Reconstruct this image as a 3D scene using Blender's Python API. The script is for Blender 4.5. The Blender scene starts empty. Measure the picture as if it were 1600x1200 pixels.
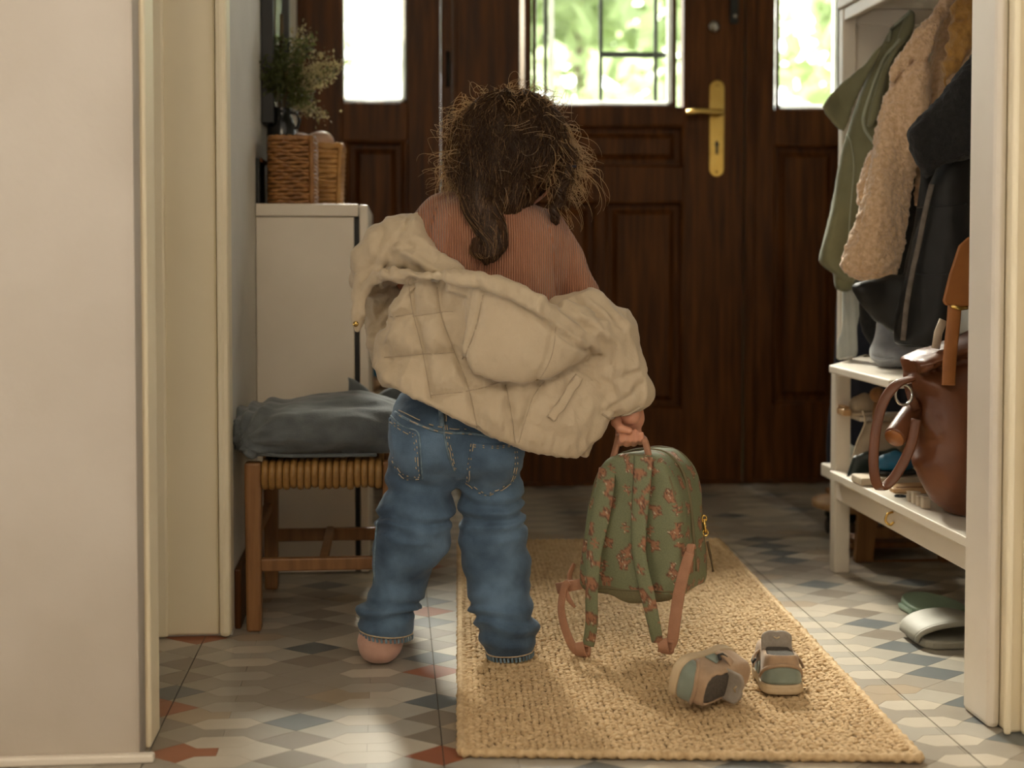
import bpy, math, random
import numpy as np
from mathutils import Vector, Matrix
from mathutils.bvhtree import BVHTree

random.seed(7)
RNG = np.random.default_rng(7)
scene = bpy.context.scene
COL = scene.collection
R = math.radians

# ------------------------------------------------------------------ camera
CAM_H, YAW, PITCH, F_PX, PY0 = 0.68, R(-4.84), R(2.2), 2222.0, 485.0
cam_data = bpy.data.cameras.new('camera')
cam = bpy.data.objects.new('camera', cam_data)
COL.objects.link(cam)
cam.location = (0, 0, CAM_H)
cam.rotation_euler = (R(90) - PITCH, 0, YAW)
cam_data.sensor_fit = 'HORIZONTAL'
cam_data.sensor_width = 36.0
cam_data.lens = 36.0 * F_PX / 1600.0
cam_data.shift_y = (PY0 - 600.0) / 1600.0
cam_data.clip_start = 0.05
cam_data.dof.use_dof = True
cam_data.dof.focus_distance = 2.33
cam_data.dof.aperture_fstop = 3.3
scene.camera = cam

# ------------------------------------------------------------------ light
scene.view_settings.view_transform = 'Standard'
scene.view_settings.look = 'None'
scene.view_settings.gamma = 1.0
scene.view_settings.use_curve_mapping = False
scene.view_settings.exposure = 0.0

world = bpy.data.worlds.new('overcast_sky')
scene.world = world
world.use_nodes = True
wt = world.node_tree
bgn = wt.nodes['Background']
bgn.inputs[0].default_value = (1.0, 0.985, 0.955, 1)
bgn.inputs[1].default_value = 9.0


def light(name, kind, loc, rot, energy, color=(1, 1, 1), **kw):
    d = bpy.data.lights.new(name, kind)
    d.energy = energy
    d.color = color
    for k, v in kw.items():
        setattr(d, k, v)
    o = bpy.data.objects.new(name, d)
    COL.objects.link(o)
    o.location = loc
    o.rotation_euler = rot
    return o


# low hazy sun outside, behind the front door
light('sun', 'SUN', (0.6, 8, 7), (R(-46), 0, R(6)), 35.0, (1.0, 0.93, 0.80), angle=R(18))
# added fill light, unseen, high up behind the camera
light('room_fill_light', 'AREA', (0.0, -1.6, 2.5), (R(60), 0, R(-4)), 36.0, (1.0, 0.83, 0.60),
      shape='RECTANGLE', size=1.6, size_y=0.7)
# portals only steer sampling to the panes of the front door
for nm, px, sx in (('portal_left', 0.0, 0.30), ('portal_door', 0.60, 0.50), ('portal_right', 1.25, 0.30)):
    po = light(nm, 'AREA', (px, 4.30, 1.62), (R(-90), 0, 0), 1.0, shape='RECTANGLE', size=sx, size_y=1.1)
    po.data.cycles.is_portal = True

# ------------------------------------------------------------------ pixel helpers
_rot = Matrix.Rotation(YAW, 3, 'Z') @ Matrix.Rotation(R(90) - PITCH, 3, 'X')
_r, _u, _f = _rot @ Vector((1, 0, 0)), _rot @ Vector((0, 1, 0)), _rot @ Vector((0, 0, -1))


def W(px, py, Y):
    """world point seen at photo pixel (px,py) at hall depth Y"""
    d = _f + _r * ((px - 800) / F_PX) + _u * ((PY0 - py) / F_PX)
    t = Y / d.y
    return Vector((d.x * t, Y, CAM_H + d.z * t))


def G(px, py, z=0.0):
    d = _f + _r * ((px - 800) / F_PX) + _u * ((PY0 - py) / F_PX)
    t = (z - CAM_H) / d.z
    return Vector((d.x * t, d.y * t, z))


def XZ(pts, Y):
    return np.array([[W(a, b, Y).x, W(a, b, Y).z] for a, b in pts])


# ------------------------------------------------------------------ objects
def wloc(o):
    v = Vector((0, 0, 0))
    while o is not None:
        v = v + Vector(o.location)
        o = o.parent
    return v


def tag(o, label=None, cat=None, group=None, kind=None):
    if label: o['label'] = label
    if cat: o['category'] = cat
    if group: o['group'] = group
    if kind: o['kind'] = kind
    return o


def thing(name, loc, label=None, cat=None, group=None, kind=None):
    o = bpy.data.objects.new(name, None)
    o.empty_display_size = 0.05
    COL.objects.link(o)
    o.location = Vector(loc)
    return tag(o, label, cat, group, kind)


def mesh_obj(name, V, Fs, mat, parent=None, smooth=True, bevel=0.0, origin=None):
    """V world coordinates; Fs list of faces or (n,4) array"""
    V = np.asarray(V, dtype=np.float64)
    if parent is not None:
        off = wloc(parent)
    elif origin is not None:
        off = Vector(origin)
    else:
        off = Vector(((V[:, 0].min() + V[:, 0].max()) / 2, (V[:, 1].min() + V[:, 1].max()) / 2, V[:, 2].min()))
    Vl = V - np.array(off)
    me = bpy.data.meshes.new(name)
    if isinstance(Fs, np.ndarray):
        n = len(Fs); k = Fs.shape[1]
        me.vertices.add(len(Vl)); me.vertices.foreach_set('co', Vl.astype(np.float32).ravel())
        me.loops.add(n * k); me.loops.foreach_set('vertex_index', Fs.astype(np.int32).ravel())
        me.polygons.add(n)
        me.polygons.foreach_set('loop_start', np.arange(0, n * k, k, dtype=np.int32))
        me.update(calc_edges=True)
    else:
        me.from_pydata(Vl.tolist(), [], Fs)
    me.polygons.foreach_set('use_smooth', [bool(smooth)] * len(me.polygons))
    if mat is not None:
        me.materials.append(mat)
    me.update()
    o = bpy.data.objects.new(name, me)
    COL.objects.link(o)
    if parent is not None:
        o.parent = parent
    else:
        o.location = off
    if bevel:
        m = o.modifiers.new('bevel', 'BEVEL')
        m.width = bevel; m.segments = 2; m.limit_method = 'ANGLE'; m.angle_limit = R(40)
    return o


def copy_tree(o, loc=None, rz=None):
    c = o.copy()
    COL.objects.link(c)
    for ch in list(o.children):
        d = copy_tree(ch)
        d.parent = c
    if loc is not None: c.location = loc
    if rz is not None: c.rotation_euler.z = rz
    return c


class MB:
    def __init__(self):
        self.V, self.F = [], []

    def add(self, V, Fs):
        n = len(self.V)
        self.V += [tuple(v) for v in V]
        self.F += [tuple(i + n for i in f) for f in Fs]
        return self

    def box(self, x0, x1, y0, y1, z0, z1):
        V = [(x, y, z) for z in (z0, z1) for y in (y0, y1) for x in (x0, x1)]
        return self.add(V, [(0, 2, 3, 1), (4, 5, 7, 6), (0, 1, 5, 4), (2, 6, 7, 3), (0, 4, 6, 2), (1, 3, 7, 5)])

    def bar(self, a, b, w, h, up=(0, 0, 1)):
        """box beam from a to b, width w, height h"""
        a, b = Vector(a), Vector(b)
        d = (b - a).normalized()
        s = d.cross(Vector(up))
        if s.length < 1e-4: s = d.cross(Vector((0, 1, 0)))
        s.normalize(); u = s.cross(d)
        V = [p + s * (i * w / 2) + u * (j * h / 2) for p in (a, b) for i, j in ((-1, -1), (1, -1), (1, 1), (-1, 1))]
        return self.add(V, [(0, 1, 2, 3), (7, 6, 5, 4), (0, 4, 5, 1), (1, 5, 6, 2), (2, 6, 7, 3), (3, 7, 4, 0)])

    def prism(self, pts, axis, a, b):
        """2d polygon extruded between a and b; axis 'y': pts=(x,z); 'z': pts=(x,y); 'x': pts=(y,z)"""
        n = len(pts)
        def mk(p, t):
            return {'y': (p[0], t, p[1]), 'z': (p[0], p[1], t), 'x': (t, p[0], p[1])}[axis]
        V = [mk(p, a) for p in pts] + [mk(p, b) for p in pts]
        Fs = [tuple(range(n)), tuple(range(2 * n - 1, n - 1, -1))]
        Fs += [(i, i + n, (i + 1) % n + n, (i + 1) % n) for i in range(n)]
        return self.add(V, Fs)

    def tube(self, path, r, n=8, closed=False, flat=1.0, cap=True):
        P = [Vector(p) for p in path]
        m = len(P)
        rs = r if hasattr(r, '__len__') else [r] * m
        V, Fs = [], []
        s = None
        for i in range(m):
            if closed: d = P[(i + 1) % m] - P[i - 1]
            else: d = P[min(i + 1, m - 1)] - P[max(i - 1, 0)]
            if d.length < 1e-9: d = Vector((0, 0, 1))
            d.normalize()
            if s is None:
                s = d.cross(Vector((0, 0, 1)))
                if s.length < 0.05: s = d.cross(Vector((0, 1, 0)))
            s = s - d * s.dot(d)
            if s.length < 1e-6: s = d.cross(Vector((0.3, 1, 0.2)))
            s.normalize()
            t = d.cross(s)
            for k in range(n):
                a = 2 * math.pi * k / n
                V.append(P[i] + s * (math.cos(a) * rs[i]) + t * (math.sin(a) * rs[i] * flat))
        for i in range(m if closed else m - 1):
            j = (i + 1) % m
            for k in range(n):
                Fs.append((i * n + k, i * n + (k + 1) % n, j * n + (k + 1) % n, j * n + k))
        if cap and not closed:
            Fs.append(tuple(range(n - 1, -1, -1)))
            Fs.append(tuple((m - 1) * n + k for k in range(n)))
        return self.add(V, Fs)

    def lathe(self, prof, c=(0, 0, 0), n=24, axis='z', sx=1.0, sy=1.0):
        V, Fs = [], []
        for r_, h in prof:
            for k in range(n):
                a = 2 * math.pi * k / n
                x, y = math.cos(a) * r_ * sx, math.sin(a) * r_ * sy
                p = {'z': (x, y, h), 'y': (x, h, y), 'x': (h, x, y)}[axis]
                V.append((p[0] + c[0], p[1] + c[1], p[2] + c[2]))
        m = len(prof)
        for i in range(m - 1):
            for k in range(n):
                Fs.append((i * n + k, i * n + (k + 1) % n, (i + 1) * n + (k + 1) % n, (i + 1) * n + k))
        Fs.append(tuple(range(n - 1, -1, -1)))
        Fs.append(tuple((m - 1) * n + k for k in range(n)))
        return self.add(V, Fs)

    def ribbon(self, path, w, th, side=None):
        """strap: path points, width w (number or list), thickness; side = width direction"""
        P = [Vector(p) for p in path]
        m = len(P)
        V, Fs = [], []
        for i in range(m):
            d = (P[min(i + 1, m - 1)] - P[max(i - 1, 0)]).normalized()
            sd = Vector(side[i] if (side is not None and hasattr(side[0], '__len__')) else (side if side is not None else (1, 0, 0)))
            s = (sd - d * sd.dot(d)).normalized()
            t = d.cross(s)
            ww = w[i] if hasattr(w, '__len__') else w
            V += [P[i] + s * (a * ww / 2) + t * (b * th / 2) for a, b in
                  ((-1, -.6), (-.8, -1), (.8, -1), (1, -.6), (1, .6), (.8, 1), (-.8, 1), (-1, .6))]
        for i in range(m - 1):
            for k in range(8):
                Fs.append((i * 8 + k, i * 8 + (k + 1) % 8, (i + 1) * 8 + (k + 1) % 8, (i + 1) * 8 + k))
        Fs += [tuple(range(7, -1, -1)), tuple((m - 1) * 8 + k for k in range(8))]
        return self.add(V, Fs)

    def build(self, name, mat, parent=None, smooth=False, bevel=0.0, origin=None):
        return mesh_obj(name, self.V, self.F, mat, parent, smooth, bevel, origin)


def spline(pts, n=6):
    """Catmull-Rom through points (tuples of any dimension)"""
    P = [np.array(p, float) for p in pts]
    out = []
    for i in range(len(P) - 1):
        p0, p1, p2, p3 = P[max(i - 1, 0)], P[i], P[i + 1], P[min(i + 2, len(P) - 1)]
        for k in range(n):
            t = k / n
            out.append(0.5 * ((2 * p1) + (-p0 + p2) * t + (2 * p0 - 5 * p1 + 4 * p2 - p3) * t * t + (-p0 + 3 * p1 - 3 * p2 + p3) * t ** 3))
    out.append(P[-1])
    return [tuple(o) for o in out]


def spline_closed(pts, n=4):
    P = [np.array(p, float) for p in pts]
    m = len(P); out = []
    for i in range(m):
        p0, p1, p2, p3 = P[i - 1], P[i], P[(i + 1) % m], P[(i + 2) % m]
        for k in range(n):
            t = k / n
            out.append(0.5 * ((2 * p1) + (-p0 + p2) * t + (2 * p0 - 5 * p1 + 4 * p2 - p3) * t * t + (-p0 + 3 * p1 - 3 * p2 + p3) * t ** 3))
    return [tuple(o) for o in out]


# ------------------------------------------------------------------ distance-field modelling
def smin(a, b, k):
    if k <= 0: return np.minimum(a, b)
    h = np.clip(0.5 + 0.5 * (b - a) / k, 0, 1)
    return b + (a - b) * h - k * h * (1 - h)


def smax(a, b, k):
    return -smin(-a, -b, k)


def poly_d(x, z, pts):
    """signed distance in 2d (negative inside)"""
    pts = np.asarray(pts, float)
    d = np.full(np.broadcast(x, z).shape, 1e9)
    inside = np.zeros(d.shape, bool)
    n = len(pts)
    for i in range(n):
        a, b = pts[i], pts[(i + 1) % n]
        e = b - a
        wx, wz = x - a[0], z - a[1]
        t = np.clip((wx * e[0] + wz * e[1]) / max(e @ e, 1e-12), 0, 1)
        d = np.minimum(d, (wx - e[0] * t) ** 2 + (wz - e[1] * t) ** 2)
        c = (a[1] > z) != (b[1] > z)
        with np.errstate(divide='ignore', invalid='ignore'):
            xi = (b[0] - a[0]) * (z - a[1]) / (b[1] - a[1] if b[1] != a[1] else 1e-12) + a[0]
        inside ^= c & (x < xi)
    d = np.sqrt(d)
    return np.where(inside, -d, d)


def line_d(x, z, pts):
    pts = np.asarray(pts, float)
    d = np.full(np.broadcast(x, z).shape, 1e9)
    for i in range(len(pts) - 1):
        a, b = pts[i], pts[i + 1]
        e = b - a
        wx, wz = x - a[0], z - a[1]
        t = np.clip((wx * e[0] + wz * e[1]) / max(e @ e, 1e-12), 0, 1)
        d = np.minimum(d, (wx - e[0] * t) ** 2 + (wz - e[1] * t) ** 2)
    return np.sqrt(d)


class Field:
    def __init__(s, lo, hi, h):
        s.lo = np.array(lo, float); s.h = h
        n = np.ceil((np.array(hi) - s.lo) / h).astype(int) + 1
        ax = [s.lo[i] + h * np.arange(n[i]) for i in range(3)]
        s.X = ax[0].reshape(-1, 1, 1); s.Y = ax[1].reshape(1, -1, 1); s.Z = ax[2].reshape(1, 1, -1)
        s.n = n
        s.F = np.full(n, 1.0)

    def seg(s, a, b, ra, rb, ys=1.0):
        a, b = np.array(a, float), np.array(b, float)
        e = (b - a) * np.array([1, 1 / ys, 1])
        px, py, pz = s.X - a[0], (s.Y - a[1]) / ys, s.Z - a[2]
        t = np.clip((px * e[0] + py * e[1] + pz * e[2]) / max(e @ e, 1e-12), 0, 1)
        d = np.sqrt((px - e[0] * t) ** 2 + (py - e[1] * t) ** 2 + (pz - e[2] * t) ** 2)
        return d - (ra + (rb - ra) * t)

    def chain(s, pts, rs, k=0.01, ys=1.0):
        d = None
        for i in range(len(pts) - 1):
            q = s.seg(pts[i], pts[i + 1], rs[i], rs[i + 1], ys)
            d = q if d is None else smin(d, q, k)
        return d

    def ell(s, c, r):
        x, y, z = s.X - c[0], s.Y - c[1], s.Z - c[2]
        k0 = np.sqrt((x / r[0]) ** 2 + (y / r[1]) ** 2 + (z / r[2]) ** 2)
        k1 = np.sqrt((x / r[0] ** 2) ** 2 + (y / r[1] ** 2) ** 2 + (z / r[2] ** 2) ** 2) + 1e-9
        return k0 * (k0 - 1) / k1

    def rbox(s, c, half, r):
        q = [np.abs(a - c[i]) - (half[i] - r) for i, a in enumerate((s.X, s.Y, s.Z))]
        out = np.sqrt(sum(np.maximum(a, 0) ** 2 for a in q))
        return out + np.minimum(np.maximum(q[0], np.maximum(q[1], q[2])), 0) - r

    def slab(s, poly, y0, t, r=0.006):
        """polygon in (x,z), surface y0 (number or (nx,1,nz) array), half thickness t"""
        d2 = poly_d(s.X, s.Z, poly)
        return smax(d2 + 0 * s.Y, np.abs(s.Y - y0) - t, r)

    def lens(s, poly, y0, tmax, rin, tmin=0.004):
        d2 = poly_d(s.X, s.Z, poly)
        u = np.clip(-d2 / rin, 0, 1)
        t = tmin + (tmax - tmin) * np.sqrt(1 - (1 - u) ** 2)
        return smax(d2 + 0 * s.Y, (np.abs(s.Y - y0) - t) * 0.7, 0.004)

    def add(s, d, k=0.008):
        s.F = smin(s.F, d, k); return s

    def cut(s, d, k=0.004):
        s.F = smax(s.F, -d, k); return s

    def mesh(s, smooth=0):
        Fv = s.F.astype(np.float32).copy()
        for ax in range(3):       # close the surface at the bounds
            sl = [slice(None)] * 3
            for e in (0, -1):
                sl[ax] = e
                Fv[tuple(sl)] = np.maximum(Fv[tuple(sl)], 1e-4)
        neg = Fv < 0
        nx, ny, nz = Fv.shape
        cnt = np.zeros((nx - 1, ny - 1, nz - 1), np.int8)
        for i in (0, 1):
            for j in (0, 1):
                for k in (0, 1):
                    cnt += neg[i:nx - 1 + i, j:ny - 1 + j, k:nz - 1 + k]
        act = (cnt > 0) & (cnt < 8)
        I, J, K = np.nonzero(act)
        vid = np.full(act.shape, -1, np.int64)
        vid[I, J, K] = np.arange(len(I))
        acc = np.zeros((len(I), 3)); num = np.zeros(len(I))
        C = [(0, 0, 0), (1, 0, 0), (0, 1, 0), (1, 1, 0), (0, 0, 1), (1, 0, 1), (0, 1, 1), (1, 1, 1)]
        vals = [Fv[I + c[0], J + c[1], K + c[2]] for c in C]
        for a, b in ((0, 1), (2, 3), (4, 5), (6, 7), (0, 2), (1, 3), (4, 6), (5, 7), (0, 4), (1, 5), (2, 6), (3, 7)):
            va, vb = vals[a], vals[b]
            m = (va < 0) != (vb < 0)
            t = np.where(m, va / np.where(m, va - vb, 1), 0)
            for d in range(3):
                acc[:, d] += np.where(m, C[a][d] + (C[b][d] - C[a][d]) * t, 0)
            num += m
        V = s.lo + s.h * (np.stack([I, J, K], 1) + acc / num[:, None])
        Q = []
        for ax in range(3):
            sl0 = [slice(0, -1) if d == ax else slice(1, -1) for d in range(3)]
            sl1 = [slice(1, None) if d == ax else slice(1, -1) for d in range(3)]
            a, b = neg[tuple(sl0)], neg[tuple(sl1)]
            i, j, k = np.nonzero(a != b)
            base = np.stack([i, j, k], 1)
            for d in range(3):
                if d != ax: base[:, d] += 1
            u, v = (ax + 1) % 3, (ax + 2) % 3
            q = []
            for du, dv in ((-1, -1), (0, -1), (0, 0), (-1, 0)):
                c = base.copy(); c[:, u] += du; c[:, v] += dv
                q.append(vid[c[:, 0], c[:, 1], c[:, 2]])
            q = np.stack(q, 1)
            flip = ~a[i, j, k]
            q[flip] = q[flip][:, ::-1]
            Q.append(q)
        Q = np.concatenate(Q)
        Q = Q[(Q >= 0).all(1)]
        for _ in range(smooth):
            V = lap(V, Q)
        return V, Q


def lap(V, Q, w=0.5):
    A = np.concatenate([Q[:, i] for i in range(4)] * 2)
    B = np.concatenate([Q[:, (i + 1) % 4] for i in range(4)] + [Q[:, (i - 1) % 4] for i in range(4)])
    n = len(V)
    c = np.maximum(np.bincount(A, minlength=n), 1)
    M = np.stack([np.bincount(A, V[B, d], minlength=n) / c for d in range(3)], 1)
    return V * (1 - w) + M * w


def normals(V, Q):
    fn = np.cross(V[Q[:, 2]] - V[Q[:, 0]], V[Q[:, 3]] - V[Q[:, 1]])
    n = len(V)
    N = np.stack([sum(np.bincount(Q[:, i], fn[:, d], minlength=n) for i in range(4)) for d in range(3)], 1)
    return N / (np.linalg.norm(N, axis=1, keepdims=True) + 1e-12)


def vnoise(P, f, seed=0):
    """smooth value noise in [-1,1]; P (n,3), f scalar or 3"""
    p = P * np.asarray(f, float) + seed * 17.31
    i = np.floor(p).astype(np.int64); w = p - i
    w = w * w * (3 - 2 * w)
    def hsh(a, b, c):
        n = (a * 374761393 + b * 668265263 + c * 1274126177 + seed * 9176351) & 0xFFFFFFFF
        n = ((n ^ (n >> 13)) * 1274126177) & 0xFFFFFFFF
        return ((n ^ (n >> 16)) & 0xFFFF) / 32767.5 - 1
    out = 0
    for a in (0, 1):
        for b in (0, 1):
            for c in (0, 1):
                wt_ = (w[:, 0] if a else 1 - w[:, 0]) * (w[:, 1] if b else 1 - w[:, 1]) * (w[:, 2] if c else 1 - w[:, 2])
                out = out + wt_ * hsh(i[:, 0] + a, i[:, 1] + b, i[:, 2] + c)
    return out


def soft(name, fld, mat, parent=None, disp=None, smooth=1, origin=None):
    V, Q = fld.mesh(smooth)
    if disp is not None:
        N = normals(V, Q)
        V = V + N * disp(V, N)[:, None]
    o = mesh_obj(name, V, Q, mat, parent, True, origin=origin)
    o['_v'] = 0
    del o['_v']
    return o, V, Q


def bvh_of(V, Q):
    return BVHTree.FromPolygons(V.tolist(), Q.tolist())


def drape_pt(bvh, x, z, off=0.002, y_from=None):
    """first surface met walking along +Y at (x,z)"""
    h = bvh.ray_cast(Vector((x, -1 if y_from is None else y_from, z)), Vector((0, 1, 0)))
    if h[0] is None: return None
    n = h[1]
    if n.y > 0: n = -n
    return h[0] + n * off
# ------------------------------------------------------------------ materials
def nodes_of(name):
    m = bpy.data.materials.new(name)
    m.use_nodes = True
    nt = m.node_tree
    return m, nt, nt.nodes['Principled BSDF']


def _ramp(nt, fac, stops):
    r_ = nt.nodes.new('ShaderNodeValToRGB')
    while len(r_.color_ramp.elements) < len(stops):
        r_.color_ramp.elements.new(0.5)
    for e, (p, c) in zip(r_.color_ramp.elements, stops):
        e.position = p; e.color = (*c, 1)
    nt.links.new(fac, r_.inputs[0])
    return r_.outputs[0]


def mat(name, c1, c2=None, rough=0.6, scale=20, stretch=(1, 1, 1), detail=4, bump=0.0, bscale=None, bstretch=None,
        metal=0.0, sheen=0.0, coat=0.0, spec=0.5, trans=0.0, lo=0.35, hi=0.65, rvar=0.0, bdist=0.002, sub=0.0, tint=(1, 1, 1)):
    m, nt, b = nodes_of(name)
    b.inputs['Roughness'].default_value = rough
    b.inputs['Metallic'].default_value = metal
    b.inputs['Specular IOR Level'].default_value = spec
    if sheen:
        b.inputs['Sheen Weight'].default_value = sheen
        b.inputs['Sheen Roughness'].default_value = 0.5
    if coat:
        b.inputs['Coat Weight'].default_value = coat
        b.inputs['Coat Roughness'].default_value = 0.15
    if trans:
        b.inputs['Transmission Weight'].default_value = trans
    if sub:
        b.inputs['Subsurface Weight'].default_value = sub
        b.inputs['Subsurface Radius'].default_value = (0.01, 0.004, 0.002)
    c2 = c2 or tuple(x * 0.85 for x in c1)
    tc = nt.nodes.new('ShaderNodeTexCoord')
    mp = nt.nodes.new('ShaderNodeMapping')
    mp.inputs['Scale'].default_value = stretch
    nt.links.new(tc.outputs['Object'], mp.inputs[0])
    nz = nt.nodes.new('ShaderNodeTexNoise')
    nz.inputs['Scale'].default_value = scale
    nz.inputs['Detail'].default_value = detail
    nt.links.new(mp.outputs[0], nz.inputs['Vector'])
    col = _ramp(nt, nz.outputs['Fac'], [(lo, c1), (hi, c2)])
    nt.links.new(col, b.inputs['Base Color'])
    if rvar:
        mr = nt.nodes.new('ShaderNodeMapRange')
        mr.inputs[3].default_value = rough - rvar; mr.inputs[4].default_value = rough + rvar
        nt.links.new(nz.outputs['Fac'], mr.inputs[0])
        nt.links.new(mr.outputs[0], b.inputs['Roughness'])
    if bump:
        mp2 = nt.nodes.new('ShaderNodeMapping')
        mp2.inputs['Scale'].default_value = bstretch or stretch
        nt.links.new(tc.outputs['Object'], mp2.inputs[0])
        n2 = nt.nodes.new('ShaderNodeTexNoise')
        n2.inputs['Scale'].default_value = bscale or scale
        n2.inputs['Detail'].default_value = 3
        nt.links.new(mp2.outputs[0], n2.inputs['Vector'])
        bp = nt.nodes.new('ShaderNodeBump')
        bp.inputs['Strength'].default_value = bump
        bp.inputs['Distance'].default_value = bdist
        nt.links.new(n2.outputs['Fac'], bp.inputs['Height'])
        nt.links.new(bp.outputs[0], b.inputs['Normal'])
    return m


def add_wave_bump(m, scale, direction='X', strength=0.5, dist=0.002, distort=1.0, rot=(0, 0, 0), color=None):
    """fine ribs / weave lines; color = (dark factor) paints the shade of the grooves into the base colour"""
    nt = m.node_tree
    b = nt.nodes['Principled BSDF']
    tc = nt.nodes.new('ShaderNodeTexCoord')
    mp = nt.nodes.new('ShaderNodeMapping')
    mp.inputs['Rotation'].default_value = rot
    nt.links.new(tc.outputs['Object'], mp.inputs[0])
    wv = nt.nodes.new('ShaderNodeTexWave')
    wv.bands_direction = direction
    wv.inputs['Scale'].default_value = scale
    wv.inputs['Distortion'].default_value = distort
    wv.inputs['Detail Scale'].default_value = 0.5
    nt.links.new(mp.outputs[0], wv.inputs['Vector'])
    bp = nt.nodes.new('ShaderNodeBump')
    bp.inputs['Strength'].default_value = strength
    bp.inputs['Distance'].default_value = dist
    nt.links.new(wv.outputs['Fac'], bp.inputs['Height'])
    old = b.inputs['Normal'].links
    if old:
        nt.links.new(old[0].from_socket, bp.inputs['Normal'])
    nt.links.new(bp.outputs[0], b.inputs['Normal'])
    if color:  # groove shade goes into the base colour
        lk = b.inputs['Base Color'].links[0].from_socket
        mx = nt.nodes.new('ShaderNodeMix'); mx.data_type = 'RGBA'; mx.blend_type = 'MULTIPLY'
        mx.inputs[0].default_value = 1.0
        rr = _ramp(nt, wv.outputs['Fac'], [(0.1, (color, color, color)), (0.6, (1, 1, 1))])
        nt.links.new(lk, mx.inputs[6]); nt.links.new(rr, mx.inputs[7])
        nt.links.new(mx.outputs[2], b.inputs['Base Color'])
    return m


def attr_mat(name, rough=0.7, sheen=0.0, nscale=520, amt=0.13, bump=0.2, spec=0.4):
    """base colour from the mesh's own 'print' attribute, with a little yarn noise"""
    m, nt, b = nodes_of(name)
    b.inputs['Roughness'].default_value = rough
    b.inputs['Sheen Weight'].default_value = sheen
    b.inputs['Specular IOR Level'].default_value = spec
    at = nt.nodes.new('ShaderNodeAttribute'); at.attribute_name = 'print'
    tc = nt.nodes.new('ShaderNodeTexCoord')
    nz = nt.nodes.new('ShaderNodeTexNoise'); nz.inputs['Scale'].default_value = nscale; nz.inputs['Detail'].default_value = 3
    nt.links.new(tc.outputs['Object'], nz.inputs['Vector'])
    mx = nt.nodes.new('ShaderNodeMix'); mx.data_type = 'RGBA'; mx.blend_type = 'MULTIPLY'
    mx.inputs[0].default_value = 1.0
    rr = _ramp(nt, nz.outputs['Fac'], [(0.3, (1 - amt,) * 3), (0.7, (1 + amt,) * 3)])
    nt.links.new(at.outputs['Color'], mx.inputs[6]); nt.links.new(rr, mx.inputs[7])
    nt.links.new(mx.outputs[2], b.inputs['Base Color'])
    bp = nt.nodes.new('ShaderNodeBump'); bp.inputs['Strength'].default_value = bump; bp.inputs['Distance'].default_value = 0.001
    nt.links.new(nz.outputs['Fac'], bp.inputs['Height']); nt.links.new(bp.outputs[0], b.inputs['Normal'])
    return m


def set_print(o, cols):
    a = o.data.color_attributes.new('print', 'FLOAT_COLOR', 'POINT')
    c = np.ones((len(cols), 4), np.float32); c[:, :3] = cols
    a.data.foreach_set('color', c.ravel())


M = {}
M['wall'] = mat('cream_plaster', (0.49, 0.43, 0.355), (0.455, 0.395, 0.32), rough=0.85, scale=6, bump=0.25, bscale=60, bdist=0.003)
M['wall_white'] = mat('white_plaster', (0.66, 0.63, 0.57), (0.62, 0.59, 0.53), rough=0.85, scale=6, bump=0.3, bscale=90, bdist=0.003)
M['trim'] = mat('cream_gloss_paint', (0.82, 0.72, 0.52), (0.78, 0.68, 0.48), rough=0.4, scale=5, bump=0.05, bscale=40)
M['white'] = mat('white_paint', (0.74, 0.67, 0.57), (0.70, 0.63, 0.53), rough=0.45, scale=8, bump=0.05, bscale=60)
M['white_frame'] = mat('white_window_paint', (0.80, 0.80, 0.77), rough=0.5)
M['black'] = mat('black_paint', (0.012, 0.012, 0.012), rough=0.5)
M['wood_dark'] = mat('dark_varnished_wood', (0.040, 0.0125, 0.0028), (0.135, 0.047, 0.0105), rough=0.42, scale=9, stretch=(7, 7, 0.5), detail=7,
                     bump=0.25, bscale=30, bstretch=(6, 6, 0.4), lo=0.3, hi=0.75, rvar=0.08, spec=0.16)
M['wood_mid'] = mat('oak_wood', (0.27, 0.125, 0.042), (0.18, 0.078, 0.024), rough=0.5, scale=12, stretch=(6, 6, 0.6), detail=6, bump=0.2, bscale=40)
M['wood_light'] = mat('beech_wood', (0.55, 0.34, 0.16), (0.47, 0.27, 0.12), rough=0.5, scale=10, stretch=(1, 6, 6), detail=5, bump=0.1)
M['brass'] = mat('brass', (0.72, 0.50, 0.16), (0.60, 0.38, 0.10), rough=0.27, metal=1.0, scale=15)
M['chrome'] = mat('chrome', (0.75, 0.73, 0.70), rough=0.2, metal=1.0)
M['iron'] = mat('black_iron', (0.015, 0.017, 0.015), rough=0.5, metal=0.3)
M['grout'] = mat('grout', (0.16, 0.14, 0.115), rough=0.9, scale=60)
M['denim'] = mat('blue_denim', (0.115, 0.190, 0.285), (0.026, 0.052, 0.092), rough=0.9, scale=13, detail=9, bump=0.5, bscale=420, bdist=0.0012, sheen=0.1, lo=0.33, hi=0.68)
M['denim_light'] = mat('worn_denim_seam', (0.20, 0.28, 0.34), (0.09, 0.14, 0.19), rough=0.85, scale=110, detail=3, bump=0.5, bscale=300)
M['thread'] = mat('tan_thread', (0.50, 0.41, 0.29), (0.40, 0.31, 0.20), rough=0.8, scale=200)
M['jacket'] = mat('beige_cotton_shell', (0.485, 0.385, 0.26), (0.445, 0.35, 0.232), rough=0.75, scale=14, bump=0.6, bscale=48, bdist=0.005, sheen=0.15)
M['lining'] = mat('beige_lining', (0.38, 0.30, 0.21), (0.34, 0.265, 0.18), rough=0.8, scale=30)
M['sweater'] = mat('dusty_pink_knit', (0.385, 0.158, 0.078), (0.34, 0.134, 0.064), rough=0.9, scale=20, bump=0.3, bscale=300, sheen=0.25)
add_wave_bump(M['sweater'], 80, 'X', 0.8, 0.003, 0.8, color=0.66)
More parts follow.
